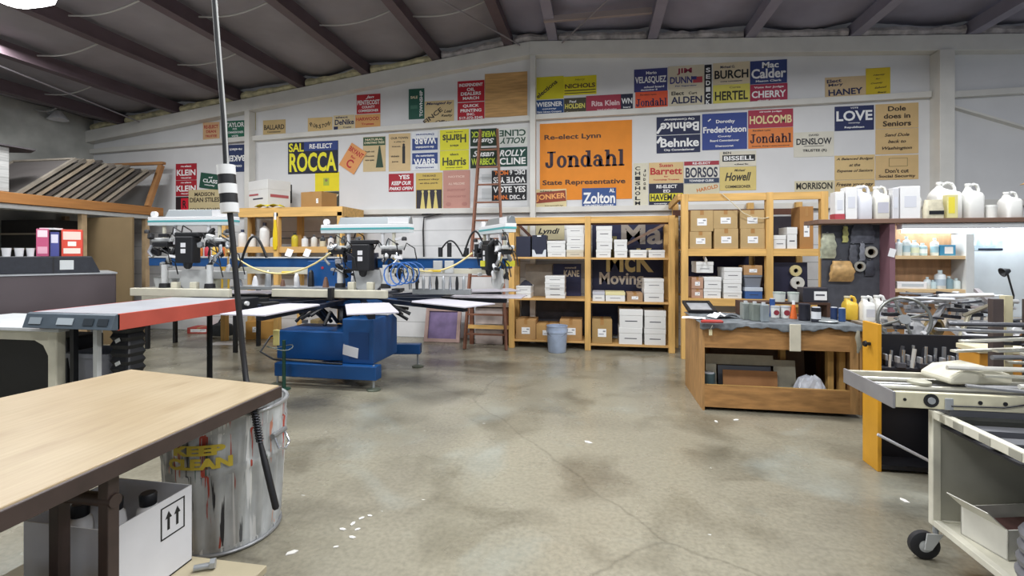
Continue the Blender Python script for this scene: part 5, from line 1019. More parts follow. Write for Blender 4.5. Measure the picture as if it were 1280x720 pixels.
# inside the bench
t = thing('cream_cutout_board', 'cream cardboard cut-out frame standing inside the workbench', 'cardboard', (1.52, 5.12, .075), 0, None, (R(-8), 0, 0))
for (x0, x1, z0_, z1_) in ((-.42, -.32, 0, .40), (.22, .42, .0, .36), (-.32, .22, .30, .40)): MB().box(x0, x1, -.006, .006, z0_, z1_).build('card_strip', mat('cdc8b2', .7, n=.15), t)
MB().box(-.30, .20, .012, .02, 0, .29).build('grey_insert', mat('6d7076', .7), t)
tag(MB().box(-.26, .24, 0, .01, 0, .27).build('brown_card', mat('a8774a', .7, n=.1), None, (1.50, 5.03, .072), (R(-6), 0, 0)), 'orange brown card standing in front of the cream cut-out board', 'cardboard')
tag(MB().box(-.42, .5, 0, .014, 0, .46).build('tan_board', mat('8f7a66', .75, n=.15), None, (1.62, 5.38, .072), (R(-5), 0, 0)), 'tan hardboard sheet at the back inside the workbench', 'board')
bottle((1.10, 5.05, .072), .055, .26, '4f6468', '333', 'dark green bottle in the left corner inside the workbench', capr=.02) if False else can((1.10, 5.02, .072), .06, .24, '4f6468', 'dark green can in the left corner inside the workbench')
for k, (x, y, s) in enumerate(((2.0, 4.965, .135),)):
    rnd = random.Random(k+5); b = MB(); n = 16; secs = []
    for i, (f, hh) in enumerate(((.7, 0), (1.05, .06), (1.0, .15), (.7, .22), (.25, .27))): secs.append([(s*f*(1+.22*rnd.uniform(-1, 1))*math.cos(2*math.pi*j/n), s*.6*f*(1+.22*rnd.uniform(-1, 1))*math.sin(2*math.pi*j/n), hh+.03*rnd.uniform(-1, 1)*(i > 0)) for j in range(n)])
    b.loft(secs); tag(b.build('plastic_bag', mat('c9cdd6', .25, n=.2, ns=20), None, (x, y, .072)), ('crumpled clear plastic bag inside the workbench', 'x')[0], 'bag')
# ---------------------------------------------------------------- jug shelf and lit hutch
HY = 5.62
t = thing('wall_hutch', 'long hutch with a top board of white jugs and a lit shelf bay', 'shelf', (0, 0, 0))
M_HW = mat('7a5f50', .7, n=.2, ns=4, stretch=(.4, 4, 4)); M_HB = mat('b08862', .65, n=.22, ns=7, stretch=(3, 3, .5)); M_HS = mat('cbb088', .6, n=.12)
MB().box(2.30, 4.9, HY-.10, HY+.26, 1.805, 1.85).build('top_board', M_HW, t, bevel=.003)
MB().box(2.42, 3.02, HY+.10, HY+.12, .84, 1.80).build('pegboard', mat('4c4e56', .7, n=.18, ns=14), t)
MB().box(2.98, 3.03, HY-.08, HY+.12, .843, 1.80).build('upright', mat('7d5a63', .6), t); MB().box(3.66, 3.73, HY-.09, HY+.12, .843, 1.69).build('upright', M_LGRY, t)
for x in (2.42, 4.82): MB().box(x, x+.05, HY+.14, HY+.19, .84, 1.805).build('upright', M_PINE, t)
for z in (1.47, 1.13): MB().box(3.03, 3.66, HY-.08, HY+.12, z-.035, z).build('shelf_board', M_HS, t, bevel=.002)
MB().box(3.03, 3.66, HY+.12, HY+.13, .84, 1.80).build('back_panel', M_HB, t)
MB().box(3.73, 4.82, HY+.12, HY+.14, .84, 1.80).build('white_panel', mat('cfd6da', .5, n=.05), t)
for k in range(6):
    for j in range(5): pass
t = thing('fluorescent_strip', 'glowing white fluorescent strip under the jug shelf', 'lamp', (3.95, HY-.02, 1.80))
MB().box(-.85, .9, -.05, .05, -.055, -.001).build('housing', mat('d9dcde', .5), t, bevel=.004)
MB().tube([(-.82, 0, -.075), (.87, 0, -.075)], .02, 12).build('tube', mat('eef8ff', .4, emit=22), t, smooth=True)
zj = 1.851
def jpx(px0, px1, y0): 
    a, q = onY(px0, 268, HY-.04), onY(px1, 268, HY-.04); return (a.x+q.x)/2, q.x-a.x, onY((px0+px1)/2, y0, HY-.04).z-zj
def tallpack(px0, px1, y0, label, col='e6e6e6', foot=None, slant=0, d=.12):
    x, w, h = jpx(px0, px1, y0); t = thing('white_carton', label, 'box', (x, HY-.06, zj), R(slant))
    MB().box(-w/2, w/2, 0, d, 0, h).build('carton', mat(col, .5, n=.05), t, bevel=.006); MB().box(-w*.3, w*.3, -.0012, 0, h*.35, h*.7).build('printed_panel', mat('d2d4dc', .5), t)
    if foot: MB().box(-w/2-.001, w/2+.001, -.002, d+.001, .001, h*.2).build('red_band', mat(foot, .5), t)
tallpack(1043, 1054.5, 240, 'white carton with red foot at left end of the jug shelf', foot='b0434d'); tallpack(1056, 1070.5, 234, 'tall white carton second from left on the jug shelf')
def jjug(px0, px1, y0, label, d=.15, yo=0, **k):
    x, w, h = jpx(px0, px1, y0); return jug((x, HY+.02+yo, zj), w*.97, d, h, label, **k)
jjug(1072, 1091, 231, 'rounded white jug third from left on the jug shelf', col='dadbe2')
jjug(1093, 1113, 232, 'white jug with printed label in the middle of left jug group', lab='b9b9c4', col='dedcd2')
tallpack(1114.5, 1122.5, 235, 'slim white carton between jugs on the shelf', col='d0d0d4'); tallpack(1124, 1149, 233, 'broad white carton right of slim one on the jug shelf')
jjug(1152, 1163, 234, 'slim white bottle behind the printed pouch on the jug shelf', d=.07, yo=.09, handle=False)
x, w, h = jpx(1152, 1178, 250); t = thing('printed_pouch', 'crumpled cream pouch with dark print lying on jug shelf', 'pouch', (x, HY-.055, zj)); MB().loft([rrect(w*.96, .07, .03, 0, 3), rrect(w*.98, .075, .03, h*.5, 3), rrect(w*.8, .05, .03, h, 3)]).build('body', mat('cfc8b0', .5, n=.2, ns=20), t, smooth=True); MB().box(-w*.3, w*.4, -.039, -.036, h*.2, h*.4).build('dark_print', M_BLK, t)
x, w, h = jpx(1180, 1193, 244); t = thing('yellow_carton', 'small yellow fronted carton before the biggest jug', 'box', (x, HY-.09, zj)); MB().box(-w/2, w/2, 0, .07, 0, h).build('carton', mat('dcd49a', .5), t, bevel=.003); MB().box(-w*.4, w*.2, -.0012, 0, h*.2, h*.9).build('yellow_panel', mat('e8d84a', .5), t)
jjug(1176, 1209, 225, 'biggest white jug with looped handle on the jug shelf', d=.2, yo=.08); jjug(1211, 1233, 228, 'white jug with looped handle right of the biggest jug', d=.16, yo=.02)
x, w, h = jpx(1235, 1250, 256); tub((x, HY, zj), w/2, h, 'deded8', 'e8e8e4', 'low white tub right of the jugs on the shelf')
jjug(1258, 1279, 239, 'white jug at far right end of the jug shelf', d=.16)
# items in lit shelf bay
def hb(px, r, h, z, label, col='dfe6e8', cap='cfdfe2', lab=None, **k):
    p = onY(px, 330, HY-.01); return bottle((p.x, HY-.01, z), r, h, col, cap, label, lab=lab, **k)
for (px, r, h, c, l, lb) in ((1123, .035, .17, 'd8e4e6', 'pale bottle at left of lit top shelf bay', None), (1133, .035, .20, 'e2ecec', 'tall pale bottle second on lit top shelf', 'b5d0d8'), (1143, .04, .16, 'cfe0e2', 'third pale bottle on lit top shelf', 'dfe7c8'), (1153, .04, .13, 'a9c6cc', 'short blue grey jar on lit top shelf', 'e8f0f0'), (1168, .035, .18, 'e4eef0', 'white bottle beside the blue carton on lit shelf', '9fc3cf')): hb(px, r, h, 1.471, l, c, lab=lb)
a, q = onY(1176, 320, HY-.04), onY(1194, 320, HY-.04); t = thing('blue_carton', 'small blue and white carton at right of lit top shelf', 'box', ((a.x+q.x)/2, HY-.04, 1.471)); MB().box(-.07, .07, 0, .1, 0, .11).build('carton', mat('3f8db5', .5), t, bevel=.003); MB().box(-.03, .045, -.0012, 0, .02, .09).build('white_panel', M_STICK, t)
a = onY(1140, 368, HY-.04); t = thing('long_white_carton', 'long flat white carton on lit lower shelf', 'box', (a.x, HY-.05, 1.131)); MB().box(-.14, .13, 0, .1, 0, .07).build('carton', M_WHT, t, bevel=.003); MB().box(-.10, .1, -.0012, 0, .02, .05).build('printed_panel', mat('b9c0c6', .5), t)
for (px, r, h, c, l, lb) in ((1159, .03, .12, 'd9e2e4', 'small white bottle right of long white carton', None), (1166, .03, .09, 'b9cdd2', 'tiny pale jar right of long white carton', None), (1175, .048, .19, 'd6dde0', 'big pale bottle on lit lower shelf', 'a8b8c4'), (1186, .035, .13, '7f99a3', 'blue grey jar right of the big pale bottle', None), (1195, .035, .11, 'c9d6d6', 'pale jar at right end of lit lower shelf', None)): hb(px, r, h, 1.131, l, c, lab=lb)
# pegboard goods
PY = HY+.098
def peg(px, py): return onY(px, py, PY)
p = peg(1087, 315); roll((p.x, PY-.02, p.z), .062, .03, 'grey tape ring hung upper right on the pegboard', col='b0aea4', hole=.6); p = peg(1073, 333); roll((p.x, PY-.02, p.z), .055, .03, 'grey tape ring hung lower left on the pegboard', col='a5a49c', hole=.6)
def pegsheet(px0, px1, y0, y1, col, label, name='hanging_bag', d=.02, wav=.006, cat='bag'):
    a, q = peg(px0, y0), peg(px1, y1); n = 8; b = MB(); vs = []; fs = []
    secs = []
    for i in range(n+1):
        f = i/n; w = (q.x-a.x)*(.72+.28*min(1, f*2.2)); dd = d*(.25+.75*math.sin(math.pi*min(1, f*.9+.1)))
        secs.append([(a.x+(q.x-a.x)/2+p_[0]+wav*math.sin(i*2.1), PY-.012-dd/2+p_[1], a.z+(q.z-a.z)*f) for p_ in rrect(w, max(.004, dd), dd*.3, 0, 2)])
    o = b.loft(secs).build('bag_body', mat(col, .5, n=.35, ns=18), None, smooth=True)
    base = thing(name, label, cat, (0, 0, 0)); o.parent = base; MB().tube([(a.x+(q.x-a.x)/2, PY+.0, a.z+.01), (a.x+(q.x-a.x)/2, PY-.03, a.z+.012)], .004, 6).build('hook', M_GRY, base)
pegsheet(1024, 1043, 292, 323, 'b9bca4', 'clear bag with dark scraps hanging left on the pegboard', d=.05); pegsheet(1052, 1059, 283, 303, 'c2c07a', 'narrow yellowish strip hanging high on the pegboard')
pegsheet(1062, 1092, 280, 304, '5c5e68', 'dark grey folded sheet hanging top of the pegboard'); pegsheet(1035, 1064, 326, 352, 'c29c66', 'tan paper sack with white rim hanging low on the pegboard', d=.09)
pegsheet(1073, 1080, 304, 326, '8b8e98', 'thin grey pouch between the tape rings on pegboard'); pegsheet(1060, 1070, 306, 330, '63656e', 'dark pouch left of thin grey pouch on pegboard'); pegsheet(1080, 1092, 326, 345, '43454e', 'dark grille-like pouch below the upper tape ring')
p = onY(1104, 316, HY-.085); tag(MB().cbox((0, 0, 0), (.06, .004, .085), (0, .25, 0)).build('note_card', M_WHT, None, (3.0, HY-.083, p.z)), 'white note card pinned on the hutch upright', 'note')
# poster, small lamp on the white panel
a, q = onY(1213, 291, HY+.11), onY(1254, 313, HY+.11); t = thing('printed_poster', 'grey blue printed poster taped on the lit white panel', 'poster', ((a.x+q.x)/2, HY+.118, q.z)); w = q.x-a.x; h = a.z-q.z
MB().box(-w/2, w/2, -.003, 0, 0, h).build('sheet', mat('c3d3d8', .6, col2='8795a0', ns=9), t); MB().box(-w*.25, w*.5, -.004, -.003, .0, h*.12).build('dark_wave', M_NAVY, t)
for i in range(6): MB().box(-w*.4+w*.13*i, -w*.4+w*.13*i+w*.07, -.0045, -.003, h*.3, h*(.6+.06*(i % 3))).build('printed_patch', mat(('dfe9ee', '9ab0c4', 'b9a9b9')[i % 3], .6), t)
p = onY(1264, 365, HY-.3); t = thing('swing_arm_lamp', 'small black swing-arm lamp on the right bench', 'lamp', (p.x, HY-.3, .843))
MB().lathe([(.06, 0), (.06, .02), (.012, .03), (0, .03)], n=16).build('base', M_BLK, t); MB().tube([(0, 0, .03), (.02, 0, .25), (-.05, -.02, .48)], .008, 6).build('arm', M_BLK, t); MB().lathe([(.02, .03), (.045, -.03), (.04, -.03), (0, .02)], n=14, M=Matrix.Translation((-.06, -.02, .48)) @ Matrix.Rotation(R(70), 4, 'Y')).build('shade', M_BLK, t, smooth=True)
# cardboard box up at the right edge
p = onY(1276, 225, HY+.05); t = thing('flapped_carton', 'open brown carton with raised flap at right edge of the jug shelf', 'box', (4.62, HY+.16, zj)); MB().box(-.12, .25, -.1, .1, 0, .42).build('carton', M_CARD, t, bevel=.004); MB().bar((-.12, 0, .42), (-.24, 0, .36), .2, .005, up=(0, 0, 1)).build('flap', M_CARD2, t)
MB().bar((-.12, -.1, .42), (-.02, -.26, .47), .3, .005).build('flap', M_CARD2, t)
# ---------------------------------------------------------------- black cabinet with the orange side, parts bench and heap
t = thing('black_cabinet', 'shallow black cabinet with bright orange side behind the cart', 'cabinet', (1.9, 3.67, 0))
MB().box(0, .025, 0, .19, .0, 1.01).build('orange_side', mat('d39a2b', .45, n=.12, ns=5), t, bevel=.003); MB().box(.025, 1.35, .16, .19, .02, .92).build('back_panel', mat('14151c', .6), t)
MB().box(.025, 1.35, 0, .16, .02, .05).build('bottom_board', mat('14151c', .6), t); MB().box(.025, 1.33, .02, .16, .695, .71).build('inner_shelf', mat('22242c', .5), t); MB().box(.40, .42, .02, .16, .05, .695).build('divider', mat('22242c', .5), t); MB().box(1.33, 1.36, 0, .19, 0, .95).build('black_side', mat('14151c', .6), t)
for z in (.86, .58): MB().lathe([(.012, 0), (.012, .02), (.022, .028), (.02, .04), (0, .04)], n=12, M=Matrix.Translation((0, .09, z)) @ Matrix.Rotation(R(-90), 4, 'Y')).build('knob', M_BLK, t, smooth=True)
p1 = onY(1097, 543, 3.64); p2 = onY(1163, 577, 3.60); d = (p2-p1); p3 = p1+d*((p1.z-.012)/-d.z) if d.z < 0 else p2
tag(MB().tube([p1, p3], .010, 8).build('white_rod', mat('c9cbd2', .4), None), 'long white rod leaning from black cabinet down to the floor', 'rod')
t = thing('orange_cabinet', 'orange wooden drawer cabinet behind the loaded cart', 'cabinet', (2.28, 3.34, 0))
MB().box(0, 1.1, 0, .17, .0, .895).build('body', mat('c98f36', .5, n=.15, ns=5), t, bevel=.004); MB().box(-.01, 1.11, -.015, .18, .895, .925).build('top', mat('d9cfae', .5, n=.1), t, bevel=.004)
MB().box(.06, .5, -.012, -.001, .55, .86).build('drawer', mat('c08630', .5, n=.15, ns=5), t, bevel=.004); MB().box(.56, 1.04, -.012, -.001, .55, .86).build('drawer', mat('c08630', .5, n=.15, ns=5), t, bevel=.004)
t = thing('parts_bench', 'black steel bench carrying the heap of loose press parts', 'workbench', (2.22, 3.90, 0))
MB().box(0, 1.5, 0, .40, .80, .84).build('tabletop', mat('2a2a30', .5, n=.2), t)
for (x, y) in ((.05, .05), (1.45, .05), (.05, .35), (1.45, .35)): MB().box(x-.025, x+.025, y-.025, y+.025, 0, .80).build('leg', M_BLK, t)
ZH = .842
# hand wheel
p = onY(1128, 394, 3.98); t = thing('hand_wheel', 'large grey spoked hand wheel at the front of the parts heap', 'wheel', (p.x, 3.95, ZH), 0, None, (R(-8), 0, R(-14)))
rw = .158; MB().tube([(rw*math.cos(a), 0, rw+.012+rw*math.sin(a)) for a in [2*math.pi*k/40 for k in range(40)]], .012, 8, True).build('rim', mat('7d7f7c', .35, .6), t, smooth=True)
for k in range(4):
    a = R(20+90*k); MB().tube([(.03*math.cos(a), 0, rw+.012+.03*math.sin(a)), (rw*math.cos(a), 0, rw+.012+rw*math.sin(a))], .009, 6).build('spoke', mat('8d8f8c', .35, .6), t)
MB().lathe([(.035, -.03), (.035, .03), (0, .03)], n=14, M=Matrix.Translation((0, 0, rw+.012)) @ Matrix.Rotation(R(90), 4, 'X')).build('wheel_hub', M_GRY, t, smooth=True); MB().tube([(.10, -.01, .08), (.10, -.06, .08)], .012, 8).build('crank_grip', M_WHT, t)
# pieces are lowered one by one until they touch what already lies there
def segdist(a, b, c, d):
    u, v, w = b-a, d-c, a-c; A, B, C, D, E = u.dot(u), u.dot(v), v.dot(v), u.dot(w), v.dot(w); best = 9e9
    den = A*C-B*B
    if den > 1e-9:
        s, t_ = (B*E-C*D)/den, (A*E-B*D)/den
        if 0 <= s <= 1 and 0 <= t_ <= 1: return (w+u*s-v*t_).length
    for p, x, y in ((a, c, d), (b, c, d), (c, a, b), (d, a, b)):
        e = y-x; k = max(0, min(1, (p-x).dot(e)/max(1e-9, e.dot(e)))); best = min(best, (p-x-e*k).length)
    return best
def settle(p, q, r, lying, zmin):
    p, q = Vector(p), Vector(q); lo = min(p.z, q.z); p.z += zmin+r-lo; q.z += zmin+r-lo; dz = 0
    for _ in range(140):
        if all(segdist(p, q, a, b_) > r+k+.0015 for a, b_, k in lying): break
        p.z += .006; q.z += .006
    lying.append((p.copy(), q.copy(), r)); return p, q
# the heap: frames, rails, clamps; each piece its own object
rnd = random.Random(21)
def steel(c): return mat(c, .35, .4, n=.12, ns=10)
HEAP_FIXED = []
def piece_bar(p, q, w, h, col, label, group=None, name='steel_bar', cat='bar'):
    HEAP_FIXED.append((p, q, max(w, h)*.6))
    o = MB().bar((0, 0, 0), Vector(q)-Vector(p), w, h).build(name, steel(col), None, p, bevel=.002); return tag(o, label, cat, group)
def heap_pt(px, py, y): return onY(px, py, y)
piece_bar(heap_pt(1153, 423, 4.0), heap_pt(1180, 380, 4.15), .035, .02, 'c9c9cc', 'long pale aluminium rail standing slanted in the parts heap', name='aluminium_rail', cat='rail')
piece_bar(heap_pt(1172, 384, 4.25), heap_pt(1196, 366, 4.35), .04, .03, 'd4d2cf', 'short pale rail leaning at top of the parts heap', name='aluminium_rail', cat='rail')
piece_bar(heap_pt(1197, 428, 3.99), heap_pt(1212, 392, 4.02), .022, .02, 'cfc9b0', 'cream upright strip at right of the parts heap')
piece_bar(heap_pt(1206, 394, 4.0), heap_pt(1241, 380, 3.8), .03, .02, 'b9b3a0', 'buff arm reaching right from the parts heap')
piece_bar(heap_pt(1220, 362, 4.2), heap_pt(1240, 380, 4.0), .03, .025, 'a9a5a8', 'grey arm sloping down at the heap right side')
piece_bar(heap_pt(1215, 384, 4.1), heap_pt(1238, 384, 4.0), .03, .02, 'c2b8b8', 'pinkish grey flat arm at the heap right side')
HEAP_FIXED.append(((2.58, 4.23, ZH+.08), (2.59, 4.23, ZH+.08), .08)); roll((2.585, 4.235, ZH+.077), .075, .04, 'tan tape roll standing upright in the parts heap', rot=(R(90), 0, R(20)), col='c9ad74', hole=.72)
t = thing('white_pump', 'white bottle-shaped pump lying on the parts heap', 'pump', (2.41, 4.16, ZH), R(10)); HEAP_FIXED.append(((2.41, 4.16, ZH), (2.41, 4.16, ZH+.2), .07)); MB().lathe([(.055, 0), (.065, .03), (.06, .10), (.035, .13), (.035, .16), (.05, .165), (.05, .19), (0, .19)], n=18).build('body', M_WHT, t, smooth=True); MB().box(-.03, .07, -.02, .02, .165, .185).build('spout', M_WHT, t, bevel=.004)
t = thing('white_tray', 'white open tray with dark interior on the heap right side', 'tray', (2.78, 4.06, ZH+.055), R(-6), None, (R(20), 0, R(-6))); HEAP_FIXED.append(((2.64, 4.06, ZH+.05), (2.92, 4.06, ZH+.05), .145))
for (x0, x1, y0, y1) in ((-.16, .16, -.12, -.10), (-.16, .16, .10, .12), (-.16, -.14, -.1, .1), (.14, .16, -.1, .1)): MB().box(x0, x1, y0, y1, 0, .06).build('side', M_WHT, t)
MB().box(-.14, .14, -.1, .1, 0, .008).build('floor_plate', M_BLK, t)
lying = []
for k in range(20):
    a, q = [Vector((p.x+rw*math.cos(x_), 3.95, ZH+rw+.012+rw*math.sin(x_))) for x_ in (2*math.pi*k/20, 2*math.pi*(k+1)/20)]
for (a, q, r) in HEAP_FIXED: lying.append((Vector(a), Vector(q), r))
def find_spot(L0, L1, r, top, slope=.3):
    """try several places in the heap and keep the lowest resting one"""
    best = None
    for _ in range(24):
        px = rnd.uniform(1104, 1235); y = rnd.uniform(4.065, 4.25); p = heap_pt(px, 400, y); L = rnd.uniform(L0, L1); yaw = rnd.uniform(-.35, .35); sl = rnd.uniform(-slope, slope)
        p = Vector((max(2.24, p.x), y, 0)); q = p+Vector((L*math.cos(yaw), max(3.94-y, min(4.26-y, L*math.sin(yaw))), L*sl)); trial = list(lying); a, b_ = settle(p, q, r, trial, ZH)
        m = max(a.z, b_.z)
        if best is None or m < best[0]: best = (m, a, b_)
    if best[0] > ZH+top: return None
    lying.append((best[1].copy(), best[2].copy(), r)); return best[1], best[2]
for i in [2]*26+list(range(70)):
    r = (rnd.choice([.008, .012, .016]), .018, .036)[i % 3]; got = find_spot(*((.18, .42, r, .36, .5), (.18, .40, r, .36, .5), (.09, .10, r, .27, .0))[i % 3])
    if not got: continue
    p, q = got
    if i % 3 == 0: o = MB().tube([(0, 0, 0), q-p], r, 8).build('steel_rod', steel(rnd.choice(['8a8c90', 'b9bbc0', '3a3b42', 'd0d0d0'])), None, p); tag(o, 'loose steel rod tangled in the parts heap on the black bench', 'rod', 'steel rods in the parts heap')
    elif i % 3 == 1: o = MB().bar((0, 0, 0), q-p, .032, .012).build('steel_bar', steel(rnd.choice(['45464d', '9a9ca2', 'd4d4d4', '2c2d34'])), None, p); tag(o, 'loose flat steel bar tangled in the parts heap on the black bench', 'bar', 'flat bars in the parts heap')
    else:
        t = thing('press_clamp', 'loose black and steel press clamp in the parts heap', 'clamp', (p+q)/2, 0, 'press clamps in the parts heap', (rnd.uniform(-.1, .1), rnd.uniform(-.1, .1), 0))
        MB().box(-.06, .06, -.02, .02, -.032, -.005).build('clamp_body', mat(rnd.choice(['26272d', '303138', '77787d']), .5, n=.2), t, bevel=.006); MB().tube([(.04, 0, -.005), (.04, 0, .024)], .009, 8).build('screw', M_CHR, t); MB().lathe([(.02, .02), (.02, .032), (0, .032)], (.04, 0, 0), 10).build('knob', M_GRY, t, smooth=True); MB().box(-.06, -.035, -.026, .026, -.005, .026).build('jaw', steel('a5a6aa'), t, bevel=.003)
for i in range(26):
    x = 1.955+.034*i; c = rnd.choice(['8a8c90', 'c9c9cc', '55565c', 'dcdcd8', '3a3b42']); hz = rnd.uniform(.07, .14); y = 3.70 if i % 2 else 3.775; ln = rnd.uniform(.0, .03)
    if i % 4 < 2: tag(MB().tube([(0, 0, 0), (ln, 0, hz)], rnd.choice([.008, .012]), 8).build('steel_rod', steel(c), None, (x, y, .7145)), 'short steel rod standing askew on the shelf inside the black cabinet', 'rod', 'rods on the black cabinet shelf')
    else:
        t = thing('press_clamp', 'small press clamp lying on the shelf inside the black cabinet', 'clamp', (x, y, .7295), 0, 'clamps on the black cabinet shelf')
        MB().box(-.03, .028, -.018, .018, -.018, .018).build('clamp_body', mat(rnd.choice(['34353c', '6b6c72', '4a4b52']), .5, n=.2), t, bevel=.005); MB().tube([(.015, 0, .018), (.018, 0, hz)], .009, 8).build('screw', M_CHR, t); MB().box(-.03, -.012, -.02, .02, .018, .06).build('jaw', steel('b5b6ba'), t, bevel=.003)
# steel stand posts at the right edge
t = thing('steel_stand', 'two dark brown steel uprights of a stand at the right edge', 'stand', (2.245, 3.19, 0))
M_BS = mat('4a403e', .5, n=.15); MB().box(0, .055, 0, .04, 0, 1.235).build('upright', M_BS, t, bevel=.003); MB().box(.125, .19, -.06, -.02, 0, 1.24).build('upright', M_BS, t, bevel=.003); MB().box(-.05, .3, -.12, .12, 0, .015).build('base_plate', M_BS, t)
MB().box(.06, .12, -.03, -.01, 1.05, 1.09).build('link', M_LGRY, t); MB().lathe([(.022, 0), (.022, .012), (0, .012)], n=12, M=Matrix.Translation((.085, -.035, 1.06)) @ Matrix.Rotation(R(90), 4, 'X')).build('bolt', M_WHT, t)
tag(MB().box(-.02, .02, -.02, .02, .0155, 1.25).build('cream_post', mat('cfc6a2', .5, n=.1), None, (2.36, 3.26, 0)), 'cream upright bar standing between the dark steel uprights', 'post')
# ---------------------------------------------------------------- cart
CX0, CX1, CY0, CY1 = 1.61, 2.45, 1.15, 2.68; CT, CB = .735, .19
t = thing('steel_cart', 'cream painted steel cart on casters at the right edge', 'cart', (0, 0, 0)); M_CT = mat('d9d6c6', .45, n=.18, ns=7)
for (x, y) in ((CX0, CY1-.035), (CX0, CY0), (CX1-.035, CY1-.035), (CX1-.035, CY0)): MB().box(x, x+.035, y, y+.035, CB-.015, CT-.005).build('leg', M_CT, t, bevel=.003)
for x in (CX0, CX1-.035):
    rl = MB().box(x, x+.035, CY0+.035, CY1-.035, CT-.04, CT).build('top_rail', M_CT, t, bevel=.003)
    for k in range(9): MB().box(x-.002, x, CY0+.1+.15*k, CY0+.16+.15*k, CT-.035, CT-.005).build('slot', mat('9c9a8e', .5), rl)
    MB().box(x, x+.035, CY0+.035, CY1-.035, CB-.015, CB+.015).build('bottom_rail', M_CT, t, bevel=.003)
for y in (CY0, CY1-.035): MB().box(CX0+.035, CX1-.035, y, y+.035, CT-.04, CT).build('cross_rail', M_CT, t, bevel=.003); MB().box(CX0+.035, CX1-.035, y, y+.035, CB-.015, CB+.015).build('cross_rail', M_CT, t, bevel=.003)
MB().box(CX0+.03, CX1-.03, CY1-.03, CY1-.022, CB+.015, CT-.04).build('end_panel', mat('a5a396', .55, n=.22, ns=3), t)
MB().box(CX1-.03, CX1-.02, CY0+.03, CY1-.04, CB+.015, CT-.04).build('side_panel', mat('a5a396', .55, n=.22, ns=3), t)
MB().box(CX0+.02, CX1-.02, CY0+.02, CY1-.03, CB-.01, CB+.003).build('tray', mat('d2cfbd', .5, n=.2, ns=6), t)
MB().box(CX0+.03, CX1-.03, CY0+.03, CY1-.04, CT-.075, CT-.065).build('under_shelf', mat('2a2a30', .6), t)
for k in range(9): MB().box(CX0+.035, CX1-.035, CY0+.09+.15*k, CY0+.16+.15*k, CT-.05, CT-.02).build('slat', mat('6e6f74', .4, .4), t)
for (x, y) in ((CX0+.02, CY1-.02), (CX0+.02, CY0+.02), (CX1-.02, CY1-.02), (CX1-.02, CY0+.02)):
    f = MB().tube([(x, y, CB-.012), (x, y, .135)], .012, 8).build('caster', M_GRY, t); Mx = Matrix.Translation((x-.045, y+.01, .068)) @ Matrix.Rotation(R(90), 4, 'X')
    MB().bar((x-.02, y+.01, .33), (x-.02, y+.01, .10), .07, .05).build('fork', M_LGRY, f, bevel=.004) if False else MB().add([(x+.02, y-.02, .14), (x-.05, y-.02, .14), (x-.06, y-.02, .06), (x-.03, y-.02, .06), (x+.02, y-.025, .14), (x-.05, y-.025, .14), (x-.06, y-.025, .06), (x-.03, y-.025, .06)], [(0, 1, 2, 3), (4, 5, 6, 7), (0, 1, 5, 4), (1, 2, 6, 5), (2, 3, 7, 6), (3, 0, 4, 7)]).build('fork', M_LGRY, f)
    MB().lathe([(.03, -.018), (.055, -.018), (.066, -.012), (.066, .012), (.055, .018), (.03, .018), (.03, -.018)], n=24, M=Mx).build('tyre', mat('232327', .6), f, smooth=True); MB().lathe([(.012, -.02), (.032, -.016), (.032, .016), (.012, .02), (0, .02)], n=16, M=Mx).build('wheel_disc', M_LGRY, f, smooth=True)
# on its lower tray
t = thing('open_white_carton', 'open white carton with flaps on the lower tray of the cart', 'box', (1.85, 2.50, .1935), R(14)); M_W2 = mat('dcdad0', .6, n=.1)
for (x0, x1, y0, y1) in ((-.16, .16, -.10, -.095), (-.16, .16, .095, .10), (-.16, -.155, -.1, .1), (.155, .16, -.1, .1)): MB().box(x0, x1, y0, y1, 0, .13).build('side', M_W2, t)
MB().box(-.16, .16, -.1, .1, 0, .005).build('base', M_W2, t); MB().bar((-.158, 0, .13), (-.24, 0, .20), .18, .004, up=(0, 0, 1)).build('flap', M_W2, t); MB().box(-.12, .12, -.07, .07, .005, .09).build('dark_contents', mat('5b3f3a', .8, n=.3, ns=20), t, bevel=.01)
t = thing('grey_coil_bundle', 'bundle of grey ribbed hose on the lower tray of the cart', 'hose', (1.79, 2.19, .1935))
for k in range(4): MB().tube([(.12*math.cos(a)*(1-.05*k), .12*math.sin(a), .03+.05*k) for a in [2*math.pi*i/24 for i in range(24)]], .025, 8, True).build('coil', mat('77777d', .5, n=.2), t, smooth=True)
# ---------------------------------------------------------------- machine frame lying across the cart top
t = thing('machine_frame', 'long cream machine frame with grey end lying across the cart top', 'machine frame', (1.39, 2.56, .736)); M_MF = mat('d5cfb2', .45, n=.2, ns=9)
sr = MB().box(.012, 1.4, 0, .025, .03, .105).build('side_rail', M_MF, t, bevel=.004); MB().box(.012, 1.4, .435, .46, .03, .10).build('side_rail', mat('bdb8a6', .45, n=.2), t, bevel=.004)
MB().box(0, .012, 0, .465, .025, .105).build('end_plate', mat('9b9a9e', .35, .4, n=.1), t, bevel=.002); MB().box(.24, 1.1, .005, .40, 0, .03).build('under_plate', mat('55565a', .5), t)
for (x, r) in ((.16, .032), (.36, .009), (.46, .009), (.05, .007), (.86, .009), (1.0, .009)): MB().lathe([(r, -.002), (r, .002), (0, .002)], n=16, M=Matrix.Translation((x, -.001, .07)) @ Matrix.Rotation(R(90), 4, 'X')).build('bolt_hole', M_BLK, sr)
MB().lathe([(.016, -.004), (.016, .004), (0, .004)], n=14, M=Matrix.Translation((.16, -.003, .07)) @ Matrix.Rotation(R(90), 4, 'X')).build('bearing', M_GRY, sr)
